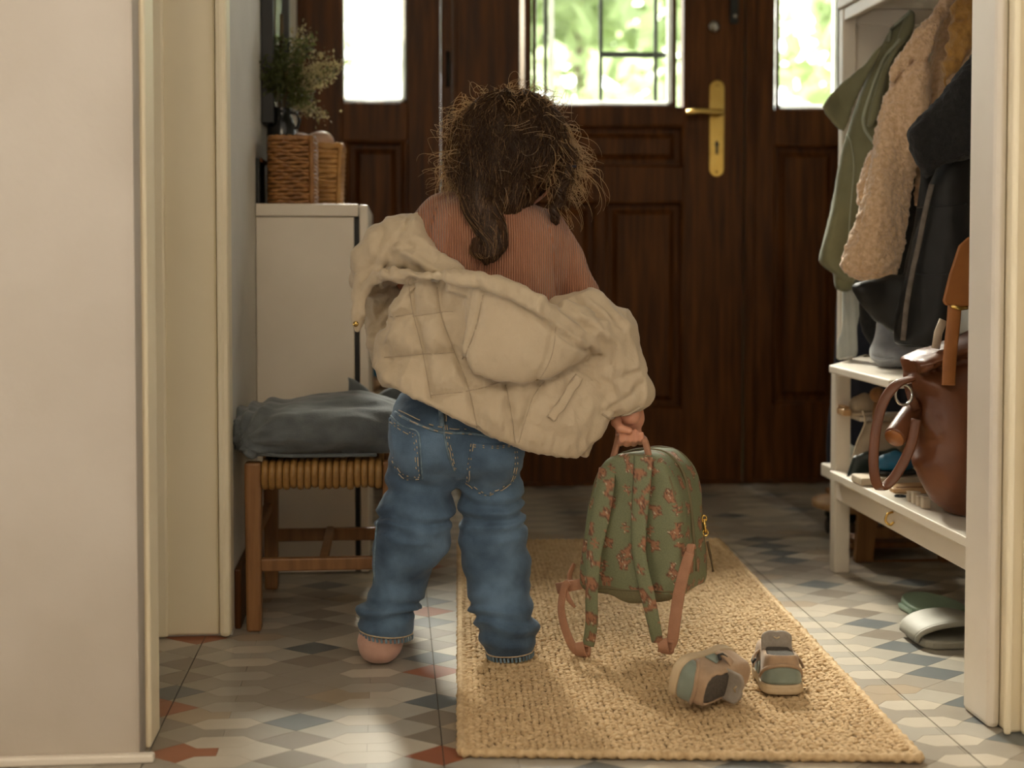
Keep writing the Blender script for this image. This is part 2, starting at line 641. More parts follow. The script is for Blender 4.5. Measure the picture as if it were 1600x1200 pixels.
M['skin'] = mat('skin', (0.60, 0.30, 0.19), (0.55, 0.25, 0.15), rough=0.5, scale=40, sub=0.15, bump=0.08, bscale=200)
M['sock'] = mat('pink_cotton_sock', (0.52, 0.31, 0.24), (0.48, 0.28, 0.215), rough=0.9, scale=80, bump=0.3, bscale=500, sheen=0.2)
M['slate'] = mat('slate_linen', (0.135, 0.150, 0.156), (0.090, 0.102, 0.108), rough=0.9, scale=25, bump=0.4, bscale=350, sheen=0.25)
M['rush'] = mat('twisted_rush', (0.42, 0.23, 0.065), (0.26, 0.13, 0.035), rough=0.45, scale=40, stretch=(1, 0.3, 1), detail=3, bump=0.6, bscale=150, bstretch=(1, .4, .4))
M['wicker'] = mat('brown_wicker', (0.34, 0.155, 0.045), (0.20, 0.085, 0.024), rough=0.4, scale=50, bump=0.4, bscale=150)
M['wicker2'] = mat('tan_wicker', (0.46, 0.24, 0.07), (0.33, 0.16, 0.045), rough=0.5, scale=50, bump=0.4, bscale=150)
M['vase'] = mat('black_glaze', (0.010, 0.010, 0.010), rough=0.18)
M['gourd'] = mat('pale_gourd', (0.62, 0.43, 0.33), (0.55, 0.34, 0.22), rough=0.5, scale=15)
M['stem'] = mat('brown_stem', (0.10, 0.065, 0.025), rough=0.8, scale=60)
M['jute'] = mat('golden_jute', (0.66, 0.48, 0.275), (0.43, 0.285, 0.14), rough=0.85, scale=110, detail=3, bump=0.5, bscale=500, lo=0.3, hi=0.7)
M['jute_base'] = mat('jute_backing', (0.20, 0.125, 0.052), (0.14, 0.085, 0.035), rough=0.9, scale=80)
M['olive'] = mat('olive_cotton', (0.19, 0.185, 0.10), (0.15, 0.145, 0.075), rough=0.8, scale=15, bump=0.3, bscale=200, sheen=0.2)
M['sage_line'] = mat('pale_sage_cotton', (0.36, 0.38, 0.28), rough=0.8, scale=20)
M['sherpa'] = mat('tan_sherpa', (0.74, 0.52, 0.33), (0.58, 0.37, 0.20), rough=0.95, scale=110, detail=3, bump=0.9, bscale=190, bdist=0.006, sheen=0.5)
M['mustard'] = mat('mustard_knit', (0.42, 0.22, 0.05), (0.28, 0.14, 0.03), rough=0.95, scale=60, bump=0.8, bscale=90, bdist=0.006, sheen=0.3)
M['charcoal'] = mat('charcoal_nylon', (0.012, 0.0115, 0.0105), (0.018, 0.017, 0.0155), rough=0.6, spec=0.3, scale=20, bump=0.2, bscale=60)
M['black_fleece'] = mat('black_fleece', (0.011, 0.0105, 0.010), (0.016, 0.015, 0.014), rough=0.95, scale=100, bump=0.7, bscale=220, bdist=0.004, sheen=0.04)
M['zip_lining'] = mat('grey_brown_facing', (0.15, 0.12, 0.095), (0.09, 0.072, 0.056), rough=0.7, scale=60)
M['navy'] = mat('navy_wool', (0.010, 0.013, 0.026), (0.014, 0.017, 0.032), rough=0.9, scale=60)
M['pale_cloth'] = mat('pale_grey_cotton', (0.50, 0.52, 0.48), (0.44, 0.46, 0.43), rough=0.85, scale=20)
M['grey_felt'] = mat('grey_felt', (0.30, 0.31, 0.33), (0.24, 0.25, 0.27), rough=0.95, scale=50, bump=0.4, bscale=200, sheen=0.4)
M['leather'] = mat('brown_leather', (0.170, 0.058, 0.022), (0.105, 0.034, 0.012), rough=0.43, scale=10, detail=6, bump=0.25, bscale=130, rvar=0.06)
M['leather_tan'] = mat('tan_leather', (0.36, 0.135, 0.035), (0.26, 0.09, 0.022), rough=0.42, scale=14, detail=6, bump=0.2, bscale=160)
M['strap'] = mat('pink_brown_webbing', (0.40, 0.20, 0.115), (0.35, 0.17, 0.095), rough=0.7, scale=60, bump=0.4, bscale=600)
M['bag_plain'] = mat('olive_brown_bottom', (0.165, 0.140, 0.070), (0.14, 0.115, 0.055), rough=0.7, scale=20, bump=0.2, bscale=300)
M['print'] = attr_mat('sage_printed_cotton')
M['sole'] = mat('cream_rubber', (0.52, 0.40, 0.25), (0.45, 0.34, 0.21), rough=0.65, scale=30)
M['shoe_tan'] = mat('tan_suede', (0.38, 0.25, 0.15), (0.32, 0.205, 0.12), rough=0.8, scale=60, sheen=0.2)
M['shoe_sage'] = mat('sage_suede', (0.20, 0.235, 0.19), (0.17, 0.20, 0.16), rough=0.8, scale=60, sheen=0.2)
M['shoe_grey'] = mat('grey_mesh_lining', (0.085, 0.070, 0.056), (0.06, 0.05, 0.04), rough=0.9, scale=200, bump=0.4)
M['tongue'] = mat('grey_brown_tongue', (0.30, 0.26, 0.215), (0.25, 0.21, 0.17), rough=0.85, scale=120, bump=0.3)
M['mint'] = mat('mint_rubber', (0.28, 0.40, 0.29), (0.25, 0.36, 0.26), rough=0.5, scale=20)
M['clog_grey'] = mat('grey_green_rubber', (0.30, 0.285, 0.235), (0.27, 0.255, 0.21), rough=0.6, scale=20)
M['canvas'] = mat('beige_canvas', (0.42, 0.34, 0.25), (0.36, 0.29, 0.21), rough=0.85, scale=60)
M['teal'] = mat('teal_blue_nylon', (0.012, 0.13, 0.25), (0.009, 0.09, 0.18), rough=0.5, scale=30)
M['cream_box'] = mat('cream_card', (0.60, 0.50, 0.37), rough=0.7, scale=30)
M['hair'] = None


def fibre(name, c, tl, glossy=0.12):
    m, nt, b = nodes_of(name)
    b.inputs['Base Color'].default_value = (*c, 1)
    b.inputs['Roughness'].default_value = 0.42
    b.inputs['Specular IOR Level'].default_value = 0.5
    t = nt.nodes.new('ShaderNodeBsdfTranslucent'); t.inputs[0].default_value = (*tl, 1)
    mx = nt.nodes.new('ShaderNodeMixShader'); mx.inputs[0].default_value = 0.45
    nt.links.new(b.outputs[0], mx.inputs[1]); nt.links.new(t.outputs[0], mx.inputs[2])
    nt.links.new(mx.outputs[0], nt.nodes['Material Output'].inputs[0])
    return m


M['strand'] = fibre('backlit_hair_strand', (0.40, 0.24, 0.11), (0.98, 0.82, 0.54))  # frizz colour brightened to carry the backlit rim glow
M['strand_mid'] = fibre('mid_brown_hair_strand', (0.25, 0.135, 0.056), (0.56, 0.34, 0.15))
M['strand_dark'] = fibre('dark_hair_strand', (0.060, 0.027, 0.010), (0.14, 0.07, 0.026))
M['hair'] = mat('dark_brown_hair', (0.050, 0.022, 0.0085), (0.030, 0.013, 0.005), rough=0.75, spec=0.15, scale=30, stretch=(5, 5, 1), bump=0.8, bscale=60, bstretch=(6, 6, 0.7), bdist=0.004)
M['leaf_out'] = fibre('garden_leaf', (0.26, 0.32, 0.17), (0.46, 0.54, 0.32))
M['leaf_out2'] = fibre('autumn_leaf', (0.55, 0.40, 0.22), (0.85, 0.62, 0.36))
M['leaf_in'] = fibre('dried_green_leaf', (0.075, 0.090, 0.028), (0.22, 0.23, 0.07))
M['flower_in'] = fibre('dried_cream_flower', (0.42, 0.35, 0.19), (0.55, 0.45, 0.22))
M['grass'] = mat('lawn', (0.16, 0.24, 0.07), (0.24, 0.28, 0.12), rough=0.95, scale=8)
M['bark'] = mat('bark', (0.14, 0.10, 0.07), rough=0.95, scale=30, bump=0.6)


def glass_mat():
    m, nt, b = nodes_of('window_glass')
    tr = nt.nodes.new('ShaderNodeBsdfTransparent'); tr.inputs[0].default_value = (0.97, 0.985, 0.97, 1)
    gl = nt.nodes.new('ShaderNodeBsdfGlossy'); gl.inputs['Roughness'].default_value = 0.03
    fr = nt.nodes.new('ShaderNodeFresnel'); fr.inputs[0].default_value = 1.45
    mx = nt.nodes.new('ShaderNodeMixShader')
    nt.links.new(fr.outputs[0], mx.inputs[0]); nt.links.new(tr.outputs[0], mx.inputs[1]); nt.links.new(gl.outputs[0], mx.inputs[2])
    nt.links.new(mx.outputs[0], nt.nodes['Material Output'].inputs[0])
    return m


M['glass'] = glass_mat()


def tile_mat(name, c):
    c2 = tuple(x * 0.86 for x in c)
    return mat(name, c, c2, rough=0.33, scale=9, detail=8, bump=0.05, bscale=40, rvar=0.10, spec=0.5, lo=0.3, hi=0.75)


TILE = [tile_mat('tile_cream', (0.50, 0.44, 0.35)), tile_mat('tile_warm_grey', (0.31, 0.27, 0.215)),
        tile_mat('tile_taupe', (0.235, 0.195, 0.15)), tile_mat('tile_blue_grey', (0.125, 0.135, 0.135)),
        tile_mat('tile_terracotta', (0.30, 0.105, 0.05)), tile_mat('tile_tan', (0.37, 0.29, 0.20)), tile_mat('tile_light_grey', (0.38, 0.345, 0.285))]
# ------------------------------------------------------------------ the setting
YD = 4.16                      # front door plane
XL, XR = -0.287, 1.42          # hall side walls
def DX(px): return W(px, 600, YD).x
def DZ(py): return W(900, py, YD).z


# floor: every inlaid piece is a piece of its own
GRX, GRY = 0.204, 0.0785
floor = mesh_obj('floor', *(lambda b: (b.V, b.F))(MB().box(-1.6, 2.4, -2.6, 4.22, -0.06, -0.0022)), M['grout'], smooth=False)
tag(floor, kind='structure')
JOINTS = [-0.334, 0.068, 0.785, 1.2]


def clip_x(poly, x, keep_right):
    out = []
    for i in range(len(poly)):
        a, b = poly[i], poly[(i + 1) % len(poly)]
        ia, ib = (a[0] >= x) == keep_right, (b[0] >= x) == keep_right
        if ia: out.append(a)
        if ia != ib:
            t = (x - a[0]) / (b[0] - a[0]); out.append((x, a[1] + t * (b[1] - a[1])))
    return out


def shrink(poly, g):
    cx = sum(p[0] for p in poly) / len(poly); cy = sum(p[1] for p in poly) / len(poly)
    mx = max(abs(p[0] - cx) for p in poly) + 1e-6; my = max(abs(p[1] - cy) for p in poly) + 1e-6
    return [(cx + (p[0] - cx) * max(0.2, 1 - g / mx), cy + (p[1] - cy) * max(0.2, 1 - g / my)) for p in poly]


pieces = []
hw, hh, hs = 0.051, 0.0232, 0.030
for ix in range(-8, 12):
    for iy in range(-4, 40):
        cx = ix * GRX + 0.168 - 0.5 * GRX * 0
        sx = 0.5 * GRX
        cy = 1.60 + iy * GRY + (0.0 if ix % 2 == 0 else 0.5 * GRY)
        # neighbours of odd columns are shifted half a step: keep the same step so that tips meet
        cy = 1.60 + iy * GRY
        hexa = [(cx - hw, cy), (cx - hs, cy - hh), (cx + hs, cy - hh), (cx + hw, cy), (cx + hs, cy + hh), (cx - hs, cy + hh)]
        dia = [(cx + hw, cy), (cx + sx, cy - GRY / 2), (cx + GRX - hw, cy), (cx + sx, cy + GRY / 2)]
        t = cy + GRY
        arrR = [(cx, cy + hh), (cx + hs, cy + hh), (cx + hw, cy), (cx + sx, cy + GRY / 2), (cx + hw, t), (cx + hs, t - hh), (cx, t - hh)]
        arrL = [(2 * cx - p[0], p[1]) for p in arrR][::-1]
        fl = (ix * 3 + iy * 2) % 8
        hs_ = np.random.default_rng((ix + 50) * 1000 + iy + 50)
        rr = hs_.random()
        flower = (ix % 4 == 1 and iy % 5 == 2) or (ix % 4 == 3 and iy % 5 == 4)
        flower_s = (ix % 4 == 0 and iy % 5 == 2) or (ix % 4 == 2 and iy % 5 == 4)
        pieces.append((hexa, 0 if rr < 0.66 else (5 if rr < 0.85 else 6)))
        flower = flower and cx < .12; flower_s = flower_s and cx < .12
        pieces.append((dia, 4 if flower else (3 if rr < 0.30 else (2 if rr < 0.66 else 1))))
        r2 = hs_.random()
        pieces.append((arrR, 4 if flower and r2 < .4 else (6 if r2 < 0.45 else (1 if r2 < 0.85 else 0))))
        r3 = hs_.random()
        same = r3 < .8
        cR = pieces[-1][1]
        pieces.append((arrL, 4 if flower_s and r3 < .5 else (cR if same and cR != 4 else (1 if r3 < 0.9 else 5))))

RUG = [G(721, 1184), G(1438, 1193), G(1121, 849), G(718, 852)]   # near left, near right, far right, far left


def inside_rug(p):
    return poly_d(np.array([p[0]]), np.array([p[1]]), [(q.x, q.y) for q in RUG])[0] < -0.03


def in_frame(p):
    d = Vector((p[0], p[1], 0)) - Vector((0, 0, CAM_H))
    z = d.dot(_f)
    if z < 0.5: return False
    px, py = 800 + F_PX * d.dot(_r) / z, PY0 - F_PX * d.dot(_u) / z
    return 245 < px < 1506 and py < 1205


cut_pieces = []
for poly, c in pieces:
    parts = [poly]
    for jx in JOINTS:
        nxt = []
        for p in parts:
            xs = [q[0] for q in p]
            if min(xs) < jx < max(xs):
                for right in (True, False):
                    q = clip_x(p, jx, right)
                    if len(q) >= 3:
                        q = [(x + (0.0007 if right else -0.0007) if abs(x - jx) < 1e-6 else x, y) for x, y in q]
                        if max(a[0] for a in q) - min(a[0] for a in q) > 0.004: nxt.append(q)
            else:
                nxt.append(p)
        parts = nxt
    for p in parts:
        m_ = (sum(q[0] for q in p) / len(p), sum(q[1] for q in p) / len(p))
        if -1.5 < m_[0] < 2.3 and m_[1] < 4.15:
            cut_pieces.append((p, c, m_))
seen, rest = [], []
for p, c, m_ in cut_pieces:
    (seen if in_frame(m_) and not inside_rug(m_) and m_[1] < 4.1 else rest).append((p, c, m_))
seen.sort(key=lambda t: t[2][1])
rest += seen[290:]
for p, c, m_ in seen[:290]:
    z = 0.0
    MB().prism(shrink(p, 0.00045), 'z', -0.004, z).build('tile', TILE[c], floor)
for ci in range(len(TILE)):
    b = MB()
    for p, c, m_ in rest:
        if c == ci: b.prism(shrink(p, 0.00045), 'z', -0.004, 0.0)
    if b.V: tag(b.build('tile_field', TILE[ci], floor), kind='stuff')

# walls
def struct(name, b, m, parent=None, bevel=0.0):
    o = b.build(name, m, parent, bevel=bevel)
    if parent is None: o['kind'] = 'structure'
    return o


struct('wall_left', MB().box(XL - 0.15, XL, 2.56, YD + 0.3, 0, 2.65), M['wall_white'])
struct('baseboard_left', MB().box(XL, XL + 0.012, 2.60, YD - 0.0, 0, 0.11), M['wood_dark'], bevel=0.003)
struct('wall_right', MB().box(XR, XR + 0.15, 2.06, YD + 0.3, 0, 2.65), M['wall_white'])
struct('ceiling', MB().box(-2.6, 3.2, -2.6, YD + 0.3, 2.65, 2.75), M['wall_white'])
# wall between the room and the hall: a thick doorway
xl_edge = W(216, 900, 1.93).x
xr_edge = W(1625, 900, 1.95).x
wl = struct('wall_near_left', MB().box(-2.6, xl_edge, 1.93, 2.05, 0, 2.65), M['wall'])
struct('wall_near_right', MB().box(xr_edge - 0.003, 3.2, 1.95, 2.06, 0, 2.65), M['wall'])
struct('wall_far_left', MB().box(-2.6, XL - 0.06, 2.60, 2.72, 0, 2.65), M['wall'])
struct('wall_room_left', MB().box(-2.7, -2.6, -2.6, 2.72, 0, 2.65), M['wall'])
struct('wall_room_right', MB().box(3.2, 3.3, -2.6, 2.06, 0, 2.65), M['wall'])
struct('wall_back', MB().box(-2.6, 3.2, -2.7, -2.6, 0, 2.65), M['wall'])
struct('wall_lintel', MB().box(xl_edge, xr_edge - 0.003, 1.95, 2.05, 2.15, 2.65), M['wall'])
# left trims
t1 = struct('trim_1', MB().box(xl_edge, W(238, 900, 2.055).x, 1.925, 2.055, 0, 2.65), M['wall'], bevel=0.006)
MB().box(W(238, 900, 2.055).x + 0.0005, W(248, 900, 2.05).x, 1.975, 2.05, 0, 2.65).build('bead', M['trim'], t1, bevel=0.004)
MB().box(xl_edge - 0.3, W(240, 900, 1.93).x, 1.915, 1.9295, 0.0, 0.012).build('foot_strip', M['white'], t1, bevel=0.003)
b = MB().box(W(200, 900, 2.55).x, W(342, 900, 2.55).x, 2.55, 2.60, 0.004, 2.65)
t2 = struct('trim_2', b, M['trim'], bevel=0.004)
MB().box(W(244, 900, 2.54).x, W(262, 900, 2.54).x, 2.538, 2.5495, 0.004, 2.65).build('bead', M['trim'], t2, bevel=0.004)
MB().box(W(343, 900, 2.545).x, W(361, 900, 2.545).x, 2.535, 2.60, 0.002, 2.65).build('edge_moulding', M['trim'], t2, bevel=0.008)
# right casing
b = MB().box(W(1520, 900, 2.06).x, xr_edge, 1.935, 2.06, 0, 2.65)
t3 = struct('trim_3', b, M['trim'], bevel=0.005)
MB().box(W(1505, 900, 2.05).x, W(1520, 900, 2.06).x - 0.0005, 1.955, 2.05, 0, 2.65).build('edge_moulding', M['white'], t3, bevel=0.008)
MB().box(W(1562, 900, 1.95).x, W(1573, 900, 1.95).x, 1.926, 1.9345, 0, 2.65).build('bead', M['trim'], t3, bevel=0.004)
MB().box(W(1588, 900, 1.95).x, W(1620, 900, 1.95).x, 1.918, 1.9345, 0, 2.65).build('moulding', M['trim'], t3, bevel=0.006)

# ---- front door and sidelights
ZT = 2.10                      # top of the leaves


def framed(root, x0, x1, glass, panels, y0=YD, th=0.05, mull=None):
    """stiles and rails round one pane and raised panels; glass=(x0,x1,z0,z1), panels list of the same"""
    gx0, gx1, gz0, gz1 = glass
    px0 = min(p[0] for p in panels); px1 = max(p[1] for p in panels)
    sx0, sx1 = min(gx0, px0), max(gx1, px1)
    y1 = y0 + th
    for a, c in ((x0, sx0), (sx1, x1)):
        if c - a > 0.004: MB().box(a, c, y0, y1, 0.008, ZT).build('stile', M['wood_dark'], root, bevel=0.003)
    zs = sorted({round(p[2], 4) for p in panels} | {round(p[3], 4) for p in panels})
    rows = []
    for p in panels:
        if (p[2], p[3]) not in rows: rows.append((p[2], p[3]))
    rows.sort()
    edges = [0.008] + [v for r_ in rows for v in r_] + [gz0, gz1, ZT]
    for i in range(0, len(edges), 2):
        if edges[i + 1] - edges[i] > 0.004:
            MB().box(sx0, sx1, y0 + 0.0006, y1, edges[i], edges[i + 1]).build('rail', M['wood_dark'], root, bevel=0.003)
    for (za, zb) in rows:
        rp = sorted([p for p in panels if (p[2], p[3]) == (za, zb)])
        xs = [sx0] + [v for p in rp for v in (p[0], p[1])] + [sx1]
        for i in range(0, len(xs), 2):
            if xs[i + 1] - xs[i] > 0.004:
                MB().box(xs[i], xs[i + 1], y0 + 0.0009, y1, za, zb).build('mullion', M['wood_dark'], root, bevel=0.003)
    for (a, c, za, zb) in panels:
        pn = MB().box(a, c, y0 + 0.026, y1 - 0.004, za, zb)
        i1, i2 = 0.022, 0.038
        V = [(a + i1, y0 + 0.026, za + i1), (c - i1, y0 + 0.026, za + i1), (c - i1, y0 + 0.026, zb - i1), (a + i1, y0 + 0.026, zb - i1),
             (a + i2, y0 + 0.014, za + i2), (c - i2, y0 + 0.014, za + i2), (c - i2, y0 + 0.014, zb - i2), (a + i2, y0 + 0.014, zb - i2)]
        pn.add(V, [(4, 5, 6, 7), (0, 1, 5, 4), (1, 2, 6, 5), (2, 3, 7, 6), (3, 0, 4, 7)])
        po = pn.build('panel', M['wood_dark'], root)
        bd = MB()
        q = 0.008
        for s, e in (((a, za), (c, za)), ((c, za), (c, zb)), ((c, zb), (a, zb)), ((a, zb), (a, za))):
            bd.tube([(s[0], y0 + 0.008, s[1]), (e[0], y0 + 0.008, e[1])], q, 8)
        bd.build('moulding', M['wood_dark'], po, smooth=True)
    pane = MB().box(gx0, gx1, y0 + 0.024, y0 + 0.029, gz0, gz1).build('pane', M['glass'], root)
    bd = MB()
    for s, e in (((gx0, gz0), (gx1, gz0)), ((gx1, gz0), (gx1, gz1)), ((gx0, gz1), (gx0, gz0))):
        bd.tube([(s[0], y0 + 0.012, s[1]), (e[0], y0 + 0.012, e[1])], 0.006, 8)
    bd.build('glazing_bead', M['wood_dark'], pane, smooth=True)
    w = 0.018
    of = MB()
    yf0, yf1 = y0 + 0.032, y0 + 0.048
    of.box(gx0, gx0 + w * .5, yf0, yf1, gz0, gz1); of.box(gx1 - w, gx1, yf0, yf1, gz0, gz1); of.box(gx0, gx1, yf0, yf1, gz0, gz0 + w)
    of.build('outer_frame', M['white_frame'], root, bevel=0.003)
    return pane


z195, z260, z315, z640 = DZ(195), DZ(260), DZ(315), DZ(640)
door = MB().box(DX(708), DX(714), YD + .002, YD + 0.049, 0.008, ZT).build('door_1', M['wood_dark'])
door['kind'] = 'structure'
framed(door, DX(714), DX(1160), (DX(835), DX(1053), DZ(165), 2.0),
       [(DX(830), DX(1066), z260, z195), (DX(830), DX(931), z640, z315), (DX(946), DX(1066), z640, z315)])
# wrought bars outside the pane
for px in (855, 942, 1028):
    MB().box(DX(px) - .0055, DX(px) + .0055, YD + 0.056, YD + 0.063, DZ(165), 2.0).build('grille_bar', M['iron'], door)
MB().box(DX(942), DX(1053), YD + 0.0635, YD + 0.069, DZ(84), DZ(75)).build('grille_bar', M['iron'], door)
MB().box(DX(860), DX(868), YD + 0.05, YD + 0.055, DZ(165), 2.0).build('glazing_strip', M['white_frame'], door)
MB().box(DX(811), DX(820), YD - 0.006, YD - 0.0005, DZ(172), 2.0).build('chrome_strip', M['chrome'], door, bevel=0.002)  # thin chrome strip on the left stile
# door furniture
def outline_plate(cx, z0, z1, r, n=10):
    p = [(cx + r * math.cos(a), z1 - r + r * 1.0 * math.sin(a)) for a in np.linspace(0, math.pi, n)]
    p += [(cx + r * math.cos(a), z0 + r + r * math.sin(a)) for a in np.linspace(math.pi, 2 * math.pi, n)]
    return p


hx = DX(1117)
pl = MB().prism(outline_plate(hx, DZ(276), DZ(123), 0.023), 'y', YD - 0.008, YD - 0.0005).build('handle_plate', M['brass'], door, bevel=0.003)
zh = DZ(176)
MB().tube([(hx, YD - 0.007, zh), (hx, YD - 0.045, zh)], 0.011, 16).build('spindle', M['brass'], pl, smooth=True)
lv = spline([(hx + 0.008, YD - .046, zh), (hx - 0.02, YD - .05, zh), (hx - 0.06, YD - .052, zh + .003), (hx - 0.088, YD - .05, zh - .001), (hx - .1, YD - .047, zh - .004)], 5)
MB().tube(lv, [0.0095] * (len(lv) - 8) + [0.0095 - 0.0004 * k for k in range(8)], 12).build('lever', M['brass'], pl, smooth=True)
MB().prism([(hx - .004, DZ(240)), (hx + .004, DZ(240)), (hx + .004, DZ(228)), (hx + .0075, DZ(224)), (hx, DZ(217)), (hx - .0075, DZ(224)), (hx - .004, DZ(228))],
           'y', YD - 0.0088, YD - 0.0079).build('keyhole', M['black'], pl)
for py in (131, 268):
    MB().lathe([(0.004, -0.0095), (0.004, -0.0079)], (hx, YD, DZ(py)), 10, 'y').build('screw', M['brass'], pl, smooth=True)
cyl = MB().lathe([(0.016, -0.010), (0.016, -0.004), (0.018, -0.0005)], (DX(1112), YD, DZ(39)), 20, 'y').build('lock_cylinder', M['chrome'], door, smooth=True)
MB().lathe([(0.006, -0.014), (0.007, -0.0101)], (DX(1112), YD, DZ(39)), 12, 'y').build('lock_core', M['chrome'], cyl, smooth=True)
bo = MB().box(DX(1136), DX(1149), YD - 0.014, YD - 0.0005, DZ(34), DZ(-70)).build('bolt', M['iron'], door, bevel=0.004)
MB().lathe([(0.006, -0.018), (0.006, -0.0142)], (DX(1143), YD, DZ(23)), 12, 'y').build('bolt_screw', M['chrome'], bo, smooth=True)
# frame posts between door and sidelights, then the two sidelights
b = MB().box(DX(690), DX(707), YD - 0.012, YD + 0.06, 0.0, ZT)
trim4 = struct('trim_4', b, M['wood_dark'], bevel=0.004)
MB().tube([(DX(701), YD - 0.015, DZ(138)), (DX(701), YD - 0.015, DZ(84))], 0.006, 10).build('hinge', M['iron'], trim4, smooth=True)
struct('trim_5', MB().box(DX(1161), DX(1176), YD - 0.012, YD + 0.06, 0.0, ZT), M['wood_dark'], bevel=0.004)
w1 = MB().box(DX(467), DX(474), YD, YD + 0.05, 0.0, ZT).build('window_1', M['wood_dark']); w1['kind'] = 'structure'
framed(w1, DX(474), DX(689), (DX(536), DX(638), DZ(163), 2.0), [(DX(544), DX(632), DZ(640), DZ(222))])
w2 = MB().box(DX(1385), DX(1392), YD, YD + 0.05, 0.0, ZT).build('window_2', M['wood_dark']); w2['kind'] = 'structure'
framed(w2, DX(1177), DX(1385), (DX(1213), DX(1312), DZ(168), 2.0), [(DX(1207), DX(1310), DZ(635), DZ(224))])
struct('trim_6', MB().box(DX(1392.5), XR, YD - 0.01, YD + 0.06, 0, 2.65), M['wood_dark'])
b = MB().box(XL, DX(466.5), YD - 0.01, YD + 0.06, 0, 2.65)
struct('trim_7', b, M['wall_white'])
struct('wall_front', MB().box(XL - .15, XR + .15, YD - 0.012, YD + 0.12, ZT + 0.001, 2.65), M['wall_white'])
struct('trim_8', MB().box(DX(467), DX(1392), YD + 0.002, YD + 0.10, -0.02, 0.0075), M['wood_dark'])

# ---- outside
struct('ground', MB().box(-14, 16, YD + 0.35, 30, -0.25, -0.12), M['grass'])


def tree(name, label, c, rad, n, leaf, mat_, trunk_h, group=None, seed=1, z0=-0.12):
    rg = np.random.default_rng(seed)
    t = thing(name, (c[0], c[1], z0), label, 'tree' if 'tree' in name else 'shrub', group)
    d = rg.normal(size=(n, 3)); d /= np.linalg.norm(d, axis=1, keepdims=True)
    rr = rg.random(n) ** 0.45
    lump = 1 + 0.35 * vnoise(d, 2.3, seed)
    P = np.array([c[0], c[1], c[2]]) + d * (rr * lump)[:, None] * np.array(rad)
    a = rg.normal(size=(n, 3)); a /= np.linalg.norm(a, axis=1, keepdims=True)
    b_ = np.cross(a, rg.normal(size=(n, 3))); b_ /= np.linalg.norm(b_, axis=1, keepdims=True)
    s = leaf * (0.6 + 0.8 * rg.random(n))[:, None]
    V = np.stack([P - a * s, P + b_ * s * .55, P + a * s, P - b_ * s * .55], 1).reshape(-1, 3)
    F4 = np.arange(n * 4).reshape(-1, 4)
    o = mesh_obj('foliage', V, F4, mat_, t, False); o['kind'] = 'stuff'
    MB().tube([(c[0], c[1], z0), (c[0] + .05, c[1], trunk_h * .5), (c[0], c[1] + .05, max(trunk_h, 0.2))], [0.12, 0.09, 0.05], 8).build('trunk', M['bark'], t, True)


gt = 'garden trees seen blurred through the glass'
tree('garden_tree', 'blurred green tree seen through the middle of the door pane', (1.6, 12.0, 3.0), (1.7, 1.2, 1.6), 1300, 0.16, M['leaf_out'], 2.6, seed=3)
tree('garden_tree', 'blurred orange-leaved tree seen through the left half of the door pane', (0.35, 14.0, 4.6), (1.0, 1.0, 1.1), 700, 0.16, M['leaf_out2'], 3.6, seed=4)
tree('garden_shrub', 'blurred green shrub low outside the door pane', (1.2, 9.0, 1.0), (1.1, 0.7, 1.0), 900, 0.10, M['leaf_out'], 0.7, seed=5)
tree('garden_tree', 'blurred pale green tree seen through the right sidelight', (4.6, 13.0, 2.9), (1.1, 1.0, 1.7), 1000, 0.15, M['leaf_out'], 2.4, seed=6)
tree('garden_shrub', 'blurred pinkish shrub low outside the left sidelight', (-0.75, 10.5, 1.2), (0.9, 0.7, 0.9), 420, 0.10, M['leaf_out2'], 0.7, seed=7)
tree('garden_tree', 'blurred faint green tree seen through the left sidelight', (-1.4, 16.0, 3.0), (1.3, 1.0, 1.3), 560, 0.16, M['leaf_out'], 2.6, seed=8)
# ------------------------------------------------------------------ jute rug
def rug_pt(u, v, z):
    a = RUG[0].lerp(RUG[1], u); b_ = RUG[3].lerp(RUG[2], u)
    p = a.lerp(b_, v)
    return np.array([p.x, p.y, z])


RUGZ = 0.013
rug = thing('jute_rug', rug_pt(.5, .5, 0), 'long golden braided jute runner rug lying on the patterned tile floor', 'rug')
nb = MB()
c4 = [rug_pt(u, v, 0)[:2] for u, v in ((0, 0), (1, 0), (1, 1), (0, 1))]
nb.prism([tuple(p) for p in c4], 'z', 0.001, 0.0085)
nb.build('backing', M['jute_base'], rug)
rg = np.random.default_rng(3)
NR, NS = 66, 205
